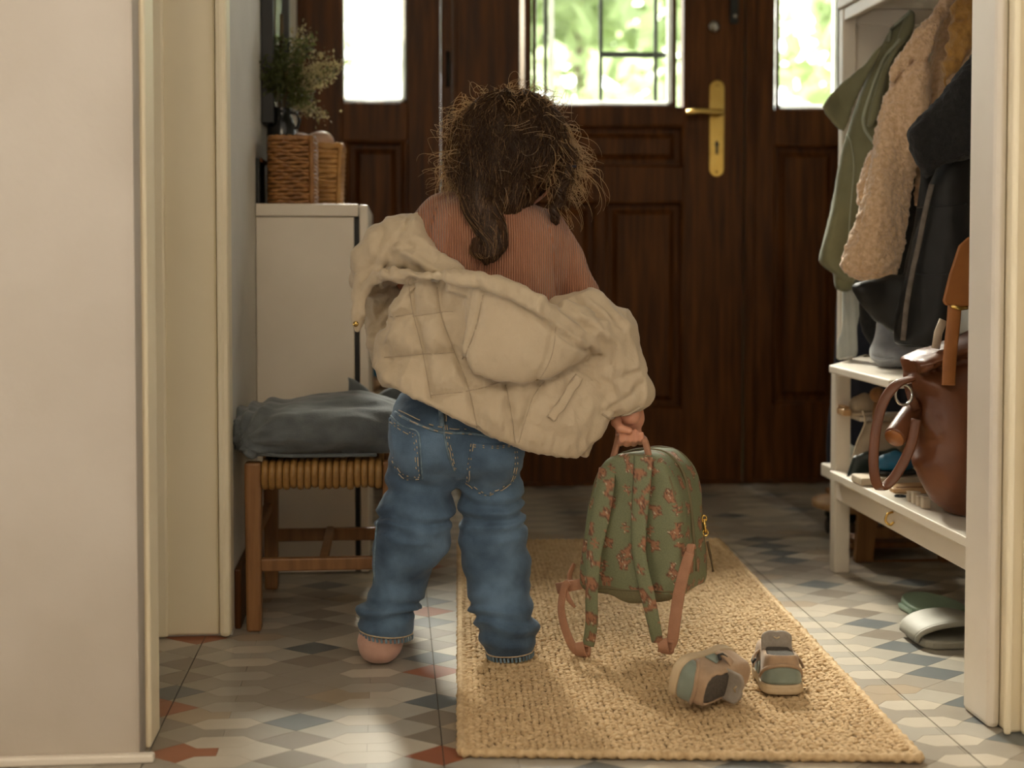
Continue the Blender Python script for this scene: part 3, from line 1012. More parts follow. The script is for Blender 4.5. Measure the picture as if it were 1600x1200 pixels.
# one plump stitch, 4 rings of 5
lum = []
for h, r_ in ((-1, .35), (-.45, 1), (.45, 1), (1, .35)):
    for k in range(5):
        a = 2 * math.pi * k / 5 + .3
        lum.append((h, math.cos(a) * r_, math.sin(a) * r_))
lum = np.array(lum)
lf = []
for i in range(3):
    for k in range(5):
        lf.append((i * 5 + k, i * 5 + (k + 1) % 5, (i + 1) * 5 + (k + 1) % 5, (i + 1) * 5 + k))
lf = np.array(lf)
VV, FF = [], []
idx = 0
ru = np.array(RUG[1] - RUG[0]); ru = ru[:2] / np.linalg.norm(ru[:2])
P0 = [np.array(q)[:2] for q in RUG]
for i in range(NR):
    for j in range(NS):
        u = (i + .5 + rg.normal() * .10) / NR; v = (j + .5 + (0.5 if i % 2 else 0) + rg.normal() * .15) / (NS + .5)
        base = (P0[0] * (1 - u) + P0[1] * u) * (1 - v) + (P0[3] * (1 - u) + P0[2] * u) * v
        ang = (0.62 if (i + j) % 2 else -0.62) + rg.normal() * .28
        if i < 2 or i >= NR - 2: ang = 0.15 + rg.normal() * .1
        L, w_, h_ = 0.0061 * (1 + rg.normal() * .18), 0.0030, 0.0034
        ca, sa = math.cos(ang), math.sin(ang)
        x = lum[:, 0] * L; y = lum[:, 1] * w_ * 1.25; z = lum[:, 2] * h_ * (1 + rg.normal() * .15)
        VV.append(np.stack([base[0] + x * ca - y * sa, base[1] + x * sa + y * ca, 0.0088 + z + rg.normal() * .0006], 1))
        FF.append(lf + idx); idx += len(lum)
o = mesh_obj('braided_stitches', np.concatenate(VV), np.concatenate(FF), M['jute'], rug, True)
tag(o, kind='stuff')
for k, (a, c) in enumerate((((0, 0), (1, 0)), ((1, 0), (1, 1)), ((1, 1), (0, 1)), ((0, 1), (0, 0)))):
    n = 150 if k % 2 == 0 else 240
    path = [rug_pt(a[0] + (c[0] - a[0]) * t, a[1] + (c[1] - a[1]) * t, 0.0075) for t in np.linspace(0, 1, n)]
    MB().tube(path, [0.0062 + 0.0013 * math.sin(i * 1.7) + 0.0006 * rg.normal() for i in range(n)], 7).build('border_cord', M['jute'], rug, True)

# ------------------------------------------------------------------ white cabinet on the left
YC0 = 3.04
def X3(px): return W(px, 600, YC0).x
def Z3(py): return W(450, py, YC0).z


zt = Z3(318)
cab = thing('shoe_cabinet', (X3(480), 3.4, 0), 'slim white shoe cabinet with baskets on top, against the left wall', 'cabinet')
ZB = Z3(896)
MB().box(XL + .001, X3(554), YC0 + 0.006, 3.78, ZB, zt - .028).build('body', M['white'], cab, bevel=0.002)
MB().box(XL + .001, X3(561), YC0, 3.79, zt - .027, zt).build('top_board', M['white'], cab, bevel=0.003)
MB().box(X3(554) + .0005, X3(562), YC0 + 0.02, 3.77, ZB, zt - .028).build('shadow_gap', M['black'], cab)
MB().box(X3(562) + .0005, X3(576), YC0 + 0.001, 3.785, ZB - .0, zt - .002).build('door', M['white'], cab, bevel=0.003)
MB().box(XL + .002, X3(548), YC0 + 0.05, 3.76, 0.0, ZB).build('plinth', M['black'], cab)

# baskets
def basket(name, label, x0, x1, y0, y1, z0, z1, m, rows, flare=0.0, group=None, amp=0.0022):
    t = thing(name, ((x0 + x1) / 2, (y0 + y1) / 2, z0), label, 'basket', group)
    h = (z1 - z0) / rows
    per = []
    rc = 0.022
    def ring(f, off, n_=64):
        e = flare * f
        ax0, ax1, ay0, ay1 = x0 - e + off, x1 + e - off, y0 - e + off, y1 + e - off
        pts = []
        for cx, cy, a0 in ((ax1 - rc, ay0 + rc, -90), (ax1 - rc, ay1 - rc, 0), (ax0 + rc, ay1 - rc, 90), (ax0 + rc, ay0 + rc, 180)):
            for k in range(5):
                a = R(a0 + k * 22.5); pts.append((cx + rc * math.cos(a), cy + rc * math.sin(a)))
        # resample
        pts.append(pts[0])
        L = np.concatenate([[0], np.cumsum([math.dot(0, 0) if False else math.hypot(pts[i + 1][0] - pts[i][0], pts[i + 1][1] - pts[i][1]) for i in range(len(pts) - 1)])])
        s = np.linspace(0, L[-1], n_, endpoint=False)
        return np.stack([np.interp(s, L, [p[0] for p in pts]), np.interp(s, L, [p[1] for p in pts])], 1)
    wv = MB()
    n_ = 72
    for r_ in range(rows):
        z = z0 + (r_ + .5) * h
        P = ring((r_ + .5) / rows, h * .5, n_)
        C = P.mean(0); D = P - C; D /= np.linalg.norm(D, axis=1, keepdims=True)
        ph = 0 if r_ % 2 else math.pi
        off = amp * np.sin(np.arange(n_) * math.pi / 2.0 + ph + .4)
        Q = P + D * off[:, None]
        zz = z + 0.0012 * np.sin(np.arange(n_) * .7 + r_ * 2.1)
        wv.tube([(q[0], q[1], c) for q, c in zip(Q, zz)], h * .56, 6, closed=True)
    tag(wv.build('woven_cane', m, t, True), kind='stuff')
    P = ring(.0, 0.006, 4 * 5)
    inner = MB()
    P0_, P1_ = ring(0, .008, 32), ring(1, .008, 32)
    n2 = 32
    inner.add([(p[0], p[1], z0 + .002) for p in P0_] + [(p[0], p[1], z1 - .004) for p in P1_],
              [tuple(range(n2 - 1, -1, -1))] + [(i, (i + 1) % n2, (i + 1) % n2 + n2, i + n2) for i in range(n2)])
    inner.build('core', m, t)
    rim = MB()
    Pm = ring(1, .004, 80)
    for s in (0, 1):
        rim.tube([(p[0], p[1], z1 - 0.002 + 0.003 * math.sin(i * 1.2 + s * math.pi)) for i, p in enumerate(Pm)], 0.0048, 6, closed=True)
    rim.build('braided_rim', m, t, True)
    for cxi, cyi in ((x1 - .004, y0 + .004), (x1 - .004, y1 - .004)):
        MB().tube([(cxi - .004 + flare * f, cyi, z0 + f * (z1 - z0)) for f in np.linspace(0, 1, 14)], [0.0052 + .0012 * (k % 2) for k in range(14)], 7).build('corner_braid', m, t, True)
    return t


basket('wicker_basket', 'dark brown woven basket at the front of the white cabinet top', X3(418), X3(494), 3.05, 3.185, zt, Z3(213), M['wicker'], 17)
Yb = 3.30
basket('wicker_basket', 'lighter tan woven basket behind the dark one on the white cabinet', W(440, 1, Yb).x, W(532, 1, Yb).x, 3.285, 3.50, zt, W(500, 226, Yb).z, M['wicker2'], 13, flare=0.006, amp=.001)
# thin black upright piece with a brown top edge, against the wall
tr = thing('dark_upright_piece', (XL + .006, 3.12, zt), 'dark tray standing on edge between the baskets and the wall', 'tray')
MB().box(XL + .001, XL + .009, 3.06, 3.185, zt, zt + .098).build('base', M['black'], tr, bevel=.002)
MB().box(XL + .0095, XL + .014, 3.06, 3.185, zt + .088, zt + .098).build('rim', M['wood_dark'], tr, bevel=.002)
# pale gourds in the tan basket
def gourd(label, c, r, elong, rot=0):
    t = thing('gourd', (c[0], c[1], c[2] - r * .8), label, 'gourd')
    f = Field(np.array(c) - r * 2.4, np.array(c) + r * 2.4, r / 8)
    ca, sa = math.cos(rot), math.sin(rot)
    f.add(f.ell(c, (r, r * .95, r * .8)))
    f.add(f.seg(c, (c[0] + elong * r * ca, c[1] + elong * r * sa, c[2] + r * .1), r * .62, r * .45), r * .5)
    soft('flesh', f, M['gourd'], t)
    tip = (c[0] + (elong * r + r * .42) * ca, c[1] + (elong * r + r * .42) * sa, c[2] + r * .12)
    MB().tube([tip, (tip[0] + .012 * ca, tip[1] + .012 * sa, tip[2] + .006)], [.005, .003], 7).build('stalk', M['stem'], t, True)


gw = W(502, 219, 3.36)
gourd('large pale pinkish gourd lying on top in the tan basket', (gw.x, 3.36, gw.z - .004), 0.030, 0.6, 3.0)
gw = W(468, 211, 3.30)
gourd('smaller pale gourd peeping over the rim of the dark basket', (gw.x, 3.31, gw.z - .012), 0.022, 0.7, 0.2)

# vase with a dried bunch
Yv = 3.235
vb = W(440, 320, Yv); s_v = 2222 / Yv
vc = (W(440, 200, Yv).x, Yv)
zz = lambda py: W(440, py, Yv).z
vs = thing('vase', (vc[0], vc[1], zt), 'black glazed vase holding the dried bunch, behind the dark basket', 'vase')
rr_ = lambda px: px / s_v
MB().lathe([(rr_(18), zt), (rr_(22), zt + .03), (rr_(23), zz(215)), (rr_(22), zz(200)), (rr_(18), zz(187)), (rr_(14), zz(180)), (rr_(14), zz(175)), (rr_(17), zz(170)),
            (rr_(15.5), zz(169)), (rr_(12), zz(176)), (rr_(12), zz(190))], (vc[0], vc[1], 0), 28).build('body', M['vase'], vs, True)
MB().tube(spline([(vc[0] + rr_(13), Yv, zz(176)), (vc[0] + rr_(24), Yv, zz(178)), (vc[0] + rr_(27), Yv, zz(190)), (vc[0] + rr_(23), Yv, zz(202))], 5), 0.004, 8).build('handle', M['vase'], vs, True)
bq = thing('dried_bouquet', (vc[0], vc[1], zz(185)), 'bunch of dried green and cream flowers standing in the black vase', 'dried flowers')
rg = np.random.default_rng(12)
LV, LFn, FV = [], 0, []
tips = [(408, 70), (420, 85), (432, 60), (445, 75), (430, 100), (450, 95), (462, 70), (470, 45), (480, 70), (500, 85), (515, 95), (530, 100), (518, 118), (500, 125), (505, 180), (488, 170), (478, 150), (465, 120), (412, 110), (440, 120), (418, 140), (492, 105), (525, 108), (486, 58)]
leafV, leafV2 = [], []
for k, (tx, ty) in enumerate(tips):
    dy = rg.normal() * .05
    tip = W(tx, ty, Yv + dy)
    p0 = Vector((vc[0], Yv, zz(185)))
    midp = p0.lerp(tip, .5) + Vector((rg.normal() * .008, rg.normal() * .01, .018))
    path = spline([tuple(p0), tuple(midp), tuple(tip)], 8)
    MB().tube(path, [0.0016 - .00006 * i for i in range(len(path))], 5).build('stem', M['stem'], bq, True)
    creamy = tx > 484 or k in (7,)
    for i in range(7, len(path)):
        for _ in range(18):
            c = np.array(path[i]) + rg.normal(size=3) * (.009 if creamy else .011)
            a = rg.normal(size=3); a /= np.linalg.norm(a)
            b_ = np.cross(a, rg.normal(size=3)); b_ /= np.linalg.norm(b_)
            s = (.0035 if creamy else .0055) * (0.6 + rg.random())
            q = [c - a * s, c + b_ * s * .5, c + a * s, c - b_ * s * .5]
            (leafV2 if (creamy and rg.random() < .75) else leafV).extend(q)
for nm, L_, m_ in (('leaf_sprays', leafV, M['leaf_in']), ('flower_sprays', leafV2, M['flower_in'])):
    tag(mesh_obj(nm, np.array(L_), np.arange(len(L_)).reshape(-1, 4), m_, bq, False), kind='stuff')
for px, top in ((440, 22), (428, -30), (420, -40)):
    MB().tube([tuple(W(432, 150, Yv + .02)), tuple(W(px, 60, Yv + .02)), tuple(W(px, top, Yv + .02))], [.002, .005, .004], 7).build('reed', M['stem'], bq, True)
MB().tube([tuple(W(x_, y_, Yv - .01)) for x_, y_ in spline([(450, 82), (452, 68), (462, 66), (474, 70), (480, 80), (476, 92)], 4)], .0022, 6).build('curled_twig', M['iron'], bq, True)

# black framed mirror on the left wall
mi = thing('wall_mirror', (XL, 3.55, W(412, 195, 3.2).z), 'narrow black framed mirror hanging on the left wall above the cabinet', 'mirror')
z0m = W(412, 192, 3.2).z
MB().box(XL + .001, XL + .012, 3.22, 3.70, z0m + .02, 1.75).build('glass', M['chrome'], mi)
fb = MB(); fb.box(XL + .0005, XL + .028, 3.20, 3.222, z0m, 1.77)
fb.box(XL + .0005, XL + .028, 3.70, 3.722, z0m, 1.77); fb.box(XL + .0005, XL + .028, 3.2225, 3.6995, z0m, z0m + .02); fb.box(XL + .0005, XL + .028, 3.2225, 3.6995, 1.75, 1.77)
fb.build('frame', M['black'], mi, bevel=.002)

# ------------------------------------------------------------------ rush stool and cushion
YS0, YS1 = 2.575, 2.93
def XS(px, Y=YS0): return W(px, 700, Y).x
zs = W(500, 722, YS0).z
st = thing('rush_stool', (XS(496), 2.75, 0), 'low wooden stool with woven rush seat under the slate cushion', 'stool')
lw = .030
xL0, xL1 = XS(381), XS(408)
xR0, xR1 = XS(597), XS(624)
for (a, c, y) in ((xL0, xL1, YS0), (xR0, xR1, YS0), (xL0 + .004, xL1 + .004, YS1 - lw), (xR0 + .004, xR1 + .004, YS1 - lw)):
    MB().add([(a + .002, y, 0), (c - .002, y, 0), (c - .002, y + lw, 0), (a + .002, y + lw, 0), (a, y, zs), (c, y, zs), (c, y + lw, zs), (a, y + lw, zs)],
             [(0, 3, 2, 1), (4, 5, 6, 7), (0, 1, 5, 4), (1, 2, 6, 5), (2, 3, 7, 6), (3, 0, 4, 7)]).build('leg', M['wood_mid'], st, bevel=.005)
zr = lambda py: W(500, py, YS0).z
MB().box(xL1 - .003, xR0 + .003, YS0 + .006, YS0 + .024, zr(893), zr(873)).build('rung', M['wood_mid'], st, bevel=.003)
zr2 = lambda py: W(500, py, YS1).z
MB().box(xL1 - .003, xR0 + .003, YS1 - .024, YS1 - .008, zr2(842), zr2(823)).build('rung', M['wood_mid'], st, bevel=.003)
xm = (xL1 + xR0) / 2
MB().box(xm - .008, xm + .008, YS0 + .0245, YS1 - .0245, zr(890), zr(876)).build('rung', M['wood_mid'], st, bevel=.003)
for a in (xL0 + .006, xR0 + .006):
    MB().box(a, a + .016, YS0 + lw, YS1 - lw, zr(850), zr(832)).build('rung', M['wood_mid'], st, bevel=.003)
MB().box(xL1 - .002, xR0 + .002, YS0 + .004, YS1 - .006, zs - .036, zs - .012).build('seat_core', M['rush'], st, bevel=.004)
nc = 17
pitch = (xR0 - xL1) / nc
cord_me = None
for k in range(nc):
    x = xL1 + pitch * (k + .5)
    yF = YS0 - .004
    path = spline([(x, YS1 - .03, zs - .006), (x, YS0 + .05, zs - .004), (x, yF + .012, zs - .003), (x, yF, zs - .014), (x, yF + .001, zs - .036), (x, yF + .012, zs - .043), (x, YS0 + .06, zs - .040)], 4)
    if cord_me is None:
        o = MB().tube(path, [pitch * .52 * (1 + .07 * math.sin(i * 2.4)) for i in range(len(path))], 8).build('rush_cord', M['rush'], st, True)
        cord_me = o; ox = x
    else:
        c = cord_me.copy(); COL.objects.link(c); c.parent = st; c.location.x += x - ox; c.location.z += rg.normal() * .0012
# cushion: a plump linen pillow, its near edge over the front of the seat
cu = thing('cushion', (XS(496), 2.73, zs), 'slate grey linen cushion lying crumpled on the rush stool', 'cushion')
x0, x1 = XS(379), XS(628)
zc = zs + .0065
f = Field((x0 - .03, 2.50, zs - .02), (x1 + .06, 3.04, zs + .20), .0055)
hz = W(480, 628, 2.62).z - zs
for (cx, cy, rx, ry, rz) in ((.40, 2.69, .155, .15, .050), (.70, 2.70, .13, .145, .052), (.18, 2.69, .09, .13, .040)):
    f.add(f.ell((x0 + (x1 - x0) * cx, cy, zc + rz * .95), (rx, ry, rz)), .03)
for cx_, cy_ in ((x0 + .012, 2.57), (x0 + .02, 2.82), (x1 + .01, 2.57), (x1 + .01, 2.82)):
    mx_ = (x0 + x1) / 2
    f.add(f.chain([(cx_, cy_, zc + .016), (mx_ + (cx_ - mx_) * .6, 2.73 + (cy_ - 2.73) * .6, zc + .04)], [.010, .04], .01), .02)
f.F = smax(f.F, (zc + .0005) - f.Z + 0 * f.X + 0 * f.Y, .006)
def dc(V, N):
    fold = vnoise(V, (14, 30, 34), 3) * .006 + vnoise(V, (40, 60, 80), 4) * .0025
    # creases fanning from the near left corner
    a = np.arctan2(V[:, 2] - (zc + .03), V[:, 0] - x0 + .01)
    fan = np.sin(a * 16) * .0045 * np.exp(-((V[:, 0] - x0) / .10) ** 2)
    return (fold + fan) * (V[:, 2] > zc + .004)
o, Vc_, Qc_ = soft('cover', f, M['slate'], cu, dc, 2)
sm = MB()
path = spline([(x0 + .002, 2.575, zc + .016), (x0 + .06, 2.566, zc + .008), (x0 + .14, 2.562, zc + .007), (x0 + .24, 2.565, zc + .007)], 8)
sm.tube(path, .0035, 6).build('piping', M['slate'], cu, True)
# crumpled cloth / second pillow corner sticking up behind
cl = thing('throw_pillow', (XS(575, 2.80), 2.84, zs + .02), 'lighter grey pillow corner sticking up behind the slate cushion', 'cushion')
Yt = 2.89
f = Field((W(440, 1, Yt).x, 2.80, W(1, 688, Yt).z), (W(650, 1, Yt).x, 2.98, W(1, 575, Yt).z), .005)
pp = XZ([(540, 586), (552, 592), (585, 622), (612, 606), (640, 600), (640, 690), (470, 690), (500, 640), (545, 628)], Yt)
f.add(f.lens(pp, 2.895 + .014 * np.sin((f.X + f.Z) * 40), .026, .05), .01)
soft('cover', f, M['slate'], cl, lambda V, N: vnoise(V, (20, 20, 12), 6) * .007, 1)

# ------------------------------------------------------------------ narrow wall shelf beyond the cabinet
Y4 = 3.86
sh = thing('wall_shelf', (XL, 3.9, W(590, 613, Y4).z), 'small wooden wall shelf beyond the white cabinet', 'shelf')
zsh = W(590, 614, Y4).z
MB().box(XL + .001, W(611, 1, Y4).x, 3.80, 4.10, zsh - .02, zsh).build('board', M['wood_mid'], sh, bevel=.002)
MB().box(XL + .001, XL + .02, 3.90, 3.93, zsh - .14, zsh - .0205).build('bracket', M['wood_mid'], sh)
bb = thing('drawstring_bag', (W(590, 560, Y4).x, 3.9, zsh), 'bright blue cloth bag on the wall shelf beside the cabinet', 'bag')
f = Field((W(560, 1, Y4).x, 3.86, zsh - .01), (W(612, 1, Y4).x, 4.0, W(1, 535, Y4).z), .005)
f.add(f.lens(XZ([(568, 545), (577, 546), (597, 561), (590, 590), (582, 612), (568, 614)], Y4), 3.93, .04, .03), .004)
soft('body', f, M['teal'], bb, lambda V, N: vnoise(V, 40, 2) * .003)
MB().tube([tuple(W(572, 547, 3.89)), tuple(W(580, 552, 3.885)), tuple(W(596, 561, 3.89))], .003, 6).build('drawstring', M['navy'], bb, True)
def shelf_shoe(label, cx, cy, m, s=1.0, Y=3.88):
    c = W(cx, cy, Y)
    t = thing('child_shoe', (c.x, Y, zsh), label, 'shoe')
    f = Field((c.x - .04, Y - .06, zsh - .004), (c.x + .04, Y + .10, zsh + .09), .004)
    f.add(f.chain([(c.x, Y, zsh + .03), (c.x, Y + .06, zsh + .022)], [.026 * s, .02 * s], .01))
    f.cut(f.ell((c.x, Y + .005, zsh + .06), (.017 * s, .03, .03)))
    soft('upper', f, m, t)
    MB().prism([(c.x + .024 * s * math.cos(a), Y + .03 + .055 * math.sin(a)) for a in np.linspace(0, 2 * math.pi, 18, endpoint=False)], 'z', zsh, zsh + .008).build('sole', M['sole'], t, bevel=.002)


shelf_shoe('pale tan small shoe on the wall shelf in front of the blue bag', 583, 602, M['shoe_tan'], .9, 3.83)
shelf_shoe('dark brown small shoe on the wall shelf nearest the child', 603, 600, M['leather'], .9, 3.90)
# ------------------------------------------------------------------ the child
YC = 2.38
PX = YC / F_PX * 1.0035          # metres per photo pixel at the child


def c3(px, py, dy=0.0):
    return tuple(W(px, py, YC + dy))


def cz(pts, dy=0.0):
    return XZ(pts, YC + dy)


kid = thing('person', (W(700, 1035, YC).x, YC, 0), 'small child seen from behind in slipped beige quilted jacket and jeans, holding a backpack', 'person')

# ---- jeans
f = Field((c3(545, 0)[0], YC - .14, -.01), (c3(850, 0)[0], YC + .14, c3(0, 585)[2]), .0048)
f.F = f.ell(c3(714, 668, .005), (PX * 106, .088, PX * 92))
f.add(f.ell(c3(660, 690, -.045), (PX * 50, .050, PX * 52)), .03)
f.add(f.ell(c3(768, 700, -.045), (PX * 50, .050, PX * 52)), .03)
f.F = smax(f.F, f.Z - (c3(0, 612)[2] - (f.X - c3(605, 0)[0]) * .16) + 0 * f.Y, .01)
left = [c3(657, 735), c3(654, 790, -.004), c3(645, 838, -.01), c3(628, 885, 0), c3(617, 935, -.004), c3(604, 975, -.012)]
lr = [PX * r for r in (51, 52, 56, 44, 35, 38)]
right = [c3(766, 735), c3(767, 790), c3(772, 835, -.005), c3(775, 885), c3(783, 940, -.022), c3(791, 985, -.042)]
rr2 = [PX * r for r in (49, 47, 51, 50, 44, 45)]
f.add(smin(f.chain(left, lr, .012), f.chain(right, rr2, .012), .006), .02)
# hems: tubes cut off square, the stacked cuff flared
f.add(f.seg(c3(600, 962, -.005), c3(602, 990, -.012), PX * 37, PX * 35), .008)
f.add(f.seg(c3(793, 982, -.038), c3(797, 1010, -.046), PX * 43, PX * 36), .008)
f.add(f.ell(c3(580, 962, -.01), (PX * 18, .025, PX * 18)), .012)
f.add(f.ell(c3(822, 985, -.038), (PX * 15, .025, PX * 16)), .012)
cutL = f.Z - (c3(0, 1001)[2] + (f.X - c3(603, 0)[0]) * -.12) + 0 * f.Y
cutR = f.Z - (.0165 + (f.X - c3(797, 0)[0]) * .04) + 0 * f.Y
mid = f.X < c3(697, 0)[0]
f.F = smax(f.F, np.where(mid, -cutL, -cutR), .004)


def djeans(V, N):
    z = V[:, 2]; x = V[:, 0]
    lft = x < c3(708, 0)[0]
    py = (CAM_H - z) * F_PX / YC + 400
    # knee creases and stacked folds above the hems
    knee = np.exp(-((py - np.where(lft, 800, 800)) / 34) ** 2)
    cuff = np.exp(-((py - np.where(lft, 950, 965)) / 32) ** 2)
    n = vnoise(V, (12, 12, 34), 11); n2 = vnoise(V, (34, 26, 60), 12)
    ridge = np.sin(z * 190 + n * 5 + np.where(lft, (x * 34), -(x * 22)))
    d = knee * ridge * .0050 + cuff * np.sin(z * 210 + n * 4) * .0055
    d += n * .0045 + n2 * .0016
    thigh = np.exp(-((py - 745) / 24) ** 2)
    return d + thigh * np.sin(z * 150 + x * np.where(lft, 80, -80)) * .0022 + vnoise(V, (70, 60, 110), 13) * .0011


jeans, JV, JQ = soft('jeans', f, M['denim'], kid, djeans, 1)
JB = bvh_of(JV, JQ)


def on_jeans(pts, off=.002, dy=-.09, dens=5):
    out = []
    for a, c in spline(pts, dens):
        w = W(a, c, YC + dy)
        # march along the ray from the viewing side, in world +Y
        p = drape_pt(JB, w.x, w.z, off)
        if p is not None: out.append(p)
    return out


def stitches(pts, parent, m=None, r=.0009, dash=.0032, gap=.0016, off=.0050):
    P = on_jeans(pts, off, dens=14)
    if len(P) < 3: return
    b = MB(); acc = 0; cur = []
    for i in range(len(P) - 1):
        acc += (P[i + 1] - P[i]).length
        ph = acc % (dash + gap)
        if ph < dash: cur.append(P[i])
        else:
            if len(cur) > 1: b.tube(cur, r, 4)
            cur = []
    if len(cur) > 1: b.tube(cur, r, 4)
    if b.V: return tag(b.build('stitching', m or M['thread'], parent, True), kind='stuff')


def seam(pts, parent, r=.0022, name='seam', m=None, flat=.5):
    P = on_jeans(pts, .0012, dens=8)
    if len(P) > 2: return MB().tube(P, r, 6).build(name, m or M['denim_light'], parent, True)


def pocket(poly_top, poly_bot, name='back_pocket'):
    top = spline(poly_top, 8); bot = spline_lin(poly_bot, len(top))
    nv = 22
    V, ok = [], True
    for j in range(nv + 1):
        for i in range(len(top)):
            t = j / nv
            a = top[i][0] * (1 - t) + bot[i][0] * t; c = top[i][1] * (1 - t) + bot[i][1] * t
            w = W(a, c, YC - .085)
            p = drape_pt(JB, w.x, w.z, .0022)
            if p is None: p = Vector(W(a, c, YC - .05))
            V.append(tuple(p))
    n = len(top)
    Q = [(j * n + i, j * n + i + 1, (j + 1) * n + i + 1, (j + 1) * n + i) for j in range(nv) for i in range(n - 1)]
    o = mesh_obj(name, np.array(V), Q, M['denim'], jeans, True)
    s = o.modifiers.new('thick', 'SOLIDIFY'); s.thickness = .0016; s.offset = 1
    return o


def spline_lin(pts, n):
    P = np.array(pts, float)
    L = np.concatenate([[0], np.cumsum(np.linalg.norm(np.diff(P, axis=0), axis=1))])
    s = np.linspace(0, L[-1], n)
    return [(np.interp(v, L, P[:, 0]), np.interp(v, L, P[:, 1])) for v in s]


pkL = pocket([(609, 656), (630, 668), (653, 676)], [(617, 722), (628, 735), (633, 752), (656, 748)])
pkR = pocket([(735, 690), (770, 692), (806, 692)], [(729, 760), (765, 782), (803, 758)])
seam([(611, 668), (608, 656), (630, 668), (653, 676), (657, 712), (660, 750)], kid, .0016, 'pocket_edge')
for o_ in (0, 3.5):
    stitches([(612, 662 + o_), (632, 672 + o_), (651, 680 + o_)], jeans)
    stitches([(650 - o_, 679), (653 - o_, 712), (656 - o_, 747 - o_)], jeans)
    stitches([(615 + o_ * .6, 720 - o_), (631, 748 - o_ * 2), (656, 748 - o_)], jeans)
    stitches([(737 + o_, 693), (733 + o_, 725), (731 + o_, 759 - o_)], jeans)
    stitches([(731 + o_, 759 - o_), (765, 780 - o_ * 1.3), (802 - o_, 757 - o_)], jeans)
    stitches([(737, 694 + o_), (770, 696 + o_), (804, 696 + o_)], jeans)
    stitches([(804 - o_, 693), (806 - o_, 725), (802 - o_, 757)], jeans)
    stitches([(608, 640 + o_ * 2), (645, 655 + o_ * 2), (690, 669 + o_ * 2), (740, 672 + o_ * 2)], jeans)
    stitches([(693 + o_, 650), (696 + o_, 680), (703 + o_, 712), (711 + o_ * .5, 735)], jeans)
seam([(607, 646), (645, 661), (690, 675), (742, 678), (800, 690)], jeans, .0026, 'waist_seam')
seam([(691, 640), (694, 675), (701, 712), (711, 737)], jeans, .0022, 'centre_seam')
seam([(690, 640), (691, 668)], jeans, .0055, 'belt_loop')
seam([(590, 822), (586, 870), (585, 925)], jeans, .0018, 'side_seam')
# turned hems: ring of cloth with pale worn stripes
for nm, cpt, rad, zpy, tilt in (('left', (603, 996), PX * 36.5, 994, -.12), ('right', (797, 1020), PX * 36, 1019, .05)):
    P, base = [], c3(cpt[0], cpt[1], -.012)
    # follow the jeans themselves: take the section of the mesh near the hem
    pass


def hem_ring(cx, py, tilt, dy):
    zc_ = c3(cx, py, dy)[2]
    c = np.array([c3(cx, py, dy)[0], YC + dy])
    out = []
    for k in range(72):
        a = 2 * math.pi * k / 72
        d = Vector((math.cos(a), math.sin(a), 0))
        z = zc_ + tilt * math.cos(a) * .035
        h = JB.ray_cast(Vector((c[0], c[1], z)) + d * .12, -d)
        if h[0] is None: continue
        if (h[0] - Vector((c[0], c[1], z))).length > .09: continue
        out.append((h[0] + d * .0012, d))
    return out


for cx, py, tilt, dy_ in ((603, 986, -.12, -.012), (797, 1017, .05, -.046)):
    ring = hem_ring(cx, py, tilt, dy_)
    if len(ring) > 40:
        MB().tube([p for p, d in ring], .0013, 5, closed=True).build('hem_seam', M['thread'], jeans, True)
        b = MB()
        for i, (p, d) in enumerate(ring):
            if i % 2 == 0: b.bar(p + Vector((0, 0, -.002)), p - d * .001 + Vector((.001, 0, -.0095)), .0036, .0016, up=d)
        tag(b.build('hem_fading', M['denim_light'], jeans), kind='stuff')

# ---- socks
for lab, pts, rs in ((None, [c3(592, 1000, -.004), (c3(590, 0)[0], YC - .012, .034), (c3(597, 0)[0], YC + .05, .026), (c3(604, 0)[0], YC + .10, .020)], (.028, .0335, .030, .020)),
                     (None, [c3(797, 1012, -.040), (c3(797, 0)[0], YC - .044, .044), (c3(800, 0)[0], YC + .02, .042), (c3(806, 0)[0], YC + .08, .035)], (.018, .0295, .029, .021))):
    a = np.array(pts)
    f = Field(a.min(0) - .045, a.max(0) + .045, .004)
    f.add(f.chain(pts, rs, .02))
    floor_z = .0158 if a[1][0] > c3(700, 0)[0] else .0008
    f.F = smax(f.F, floor_z - f.Z + 0 * f.X + 0 * f.Y, .006)
    soft('sock', f, M['sock'], kid, lambda V, N: vnoise(V, 60, 5) * .0012)

# ---- body: head, neck, hands in one surface
HC = c3(803, 232, .0)
f = Field((c3(570, 0)[0], YC - .12, .02), (c3(1010, 0)[0], YC + .17, c3(0, 125)[2]), .0052)
rx, ry, rz = PX * 74, .094, PX * 84
f.F = f.ell(HC, (rx, ry, rz))
f.add(f.ell((HC[0] + .004, HC[1] + .035, HC[2] - .048), (rx * .74, ry * .72, rz * .55)), .03)     # jaw
f.add(f.chain([(HC[0] - .012, HC[1] - .005, HC[2] - .06), c3(775, 370, -.01)], [.042, .052], .01), .02)   # neck
fx, fy, fz = HC[0] + .012, HC[1] + ry + .004, HC[2]
f.add(f.ell((fx, fy + .004, fz - .030), (.010, .013, .010)), .008)                                  # nose
for s in (-1, 1):
    f.cut(f.ell((fx + s * .030, fy + .002, fz - .008), (.014, .014, .009)), .008)
    f.add(f.ell((fx + s * .040, fy - .022, fz - .042), (.022, .020, .020)), .012)                  # cheeks
    f.add(f.ell((HC[0] + s * rx * .98, HC[1] + .012, HC[2] - .022), (.007, .015, .022)), .005)     # ears
f.add(f.ell((fx, fy - .004, fz - .056), (.017, .010, .006)), .004)
f.add(f.ell((fx, fy - .012, fz - .080), (.018, .014, .013)), .01)
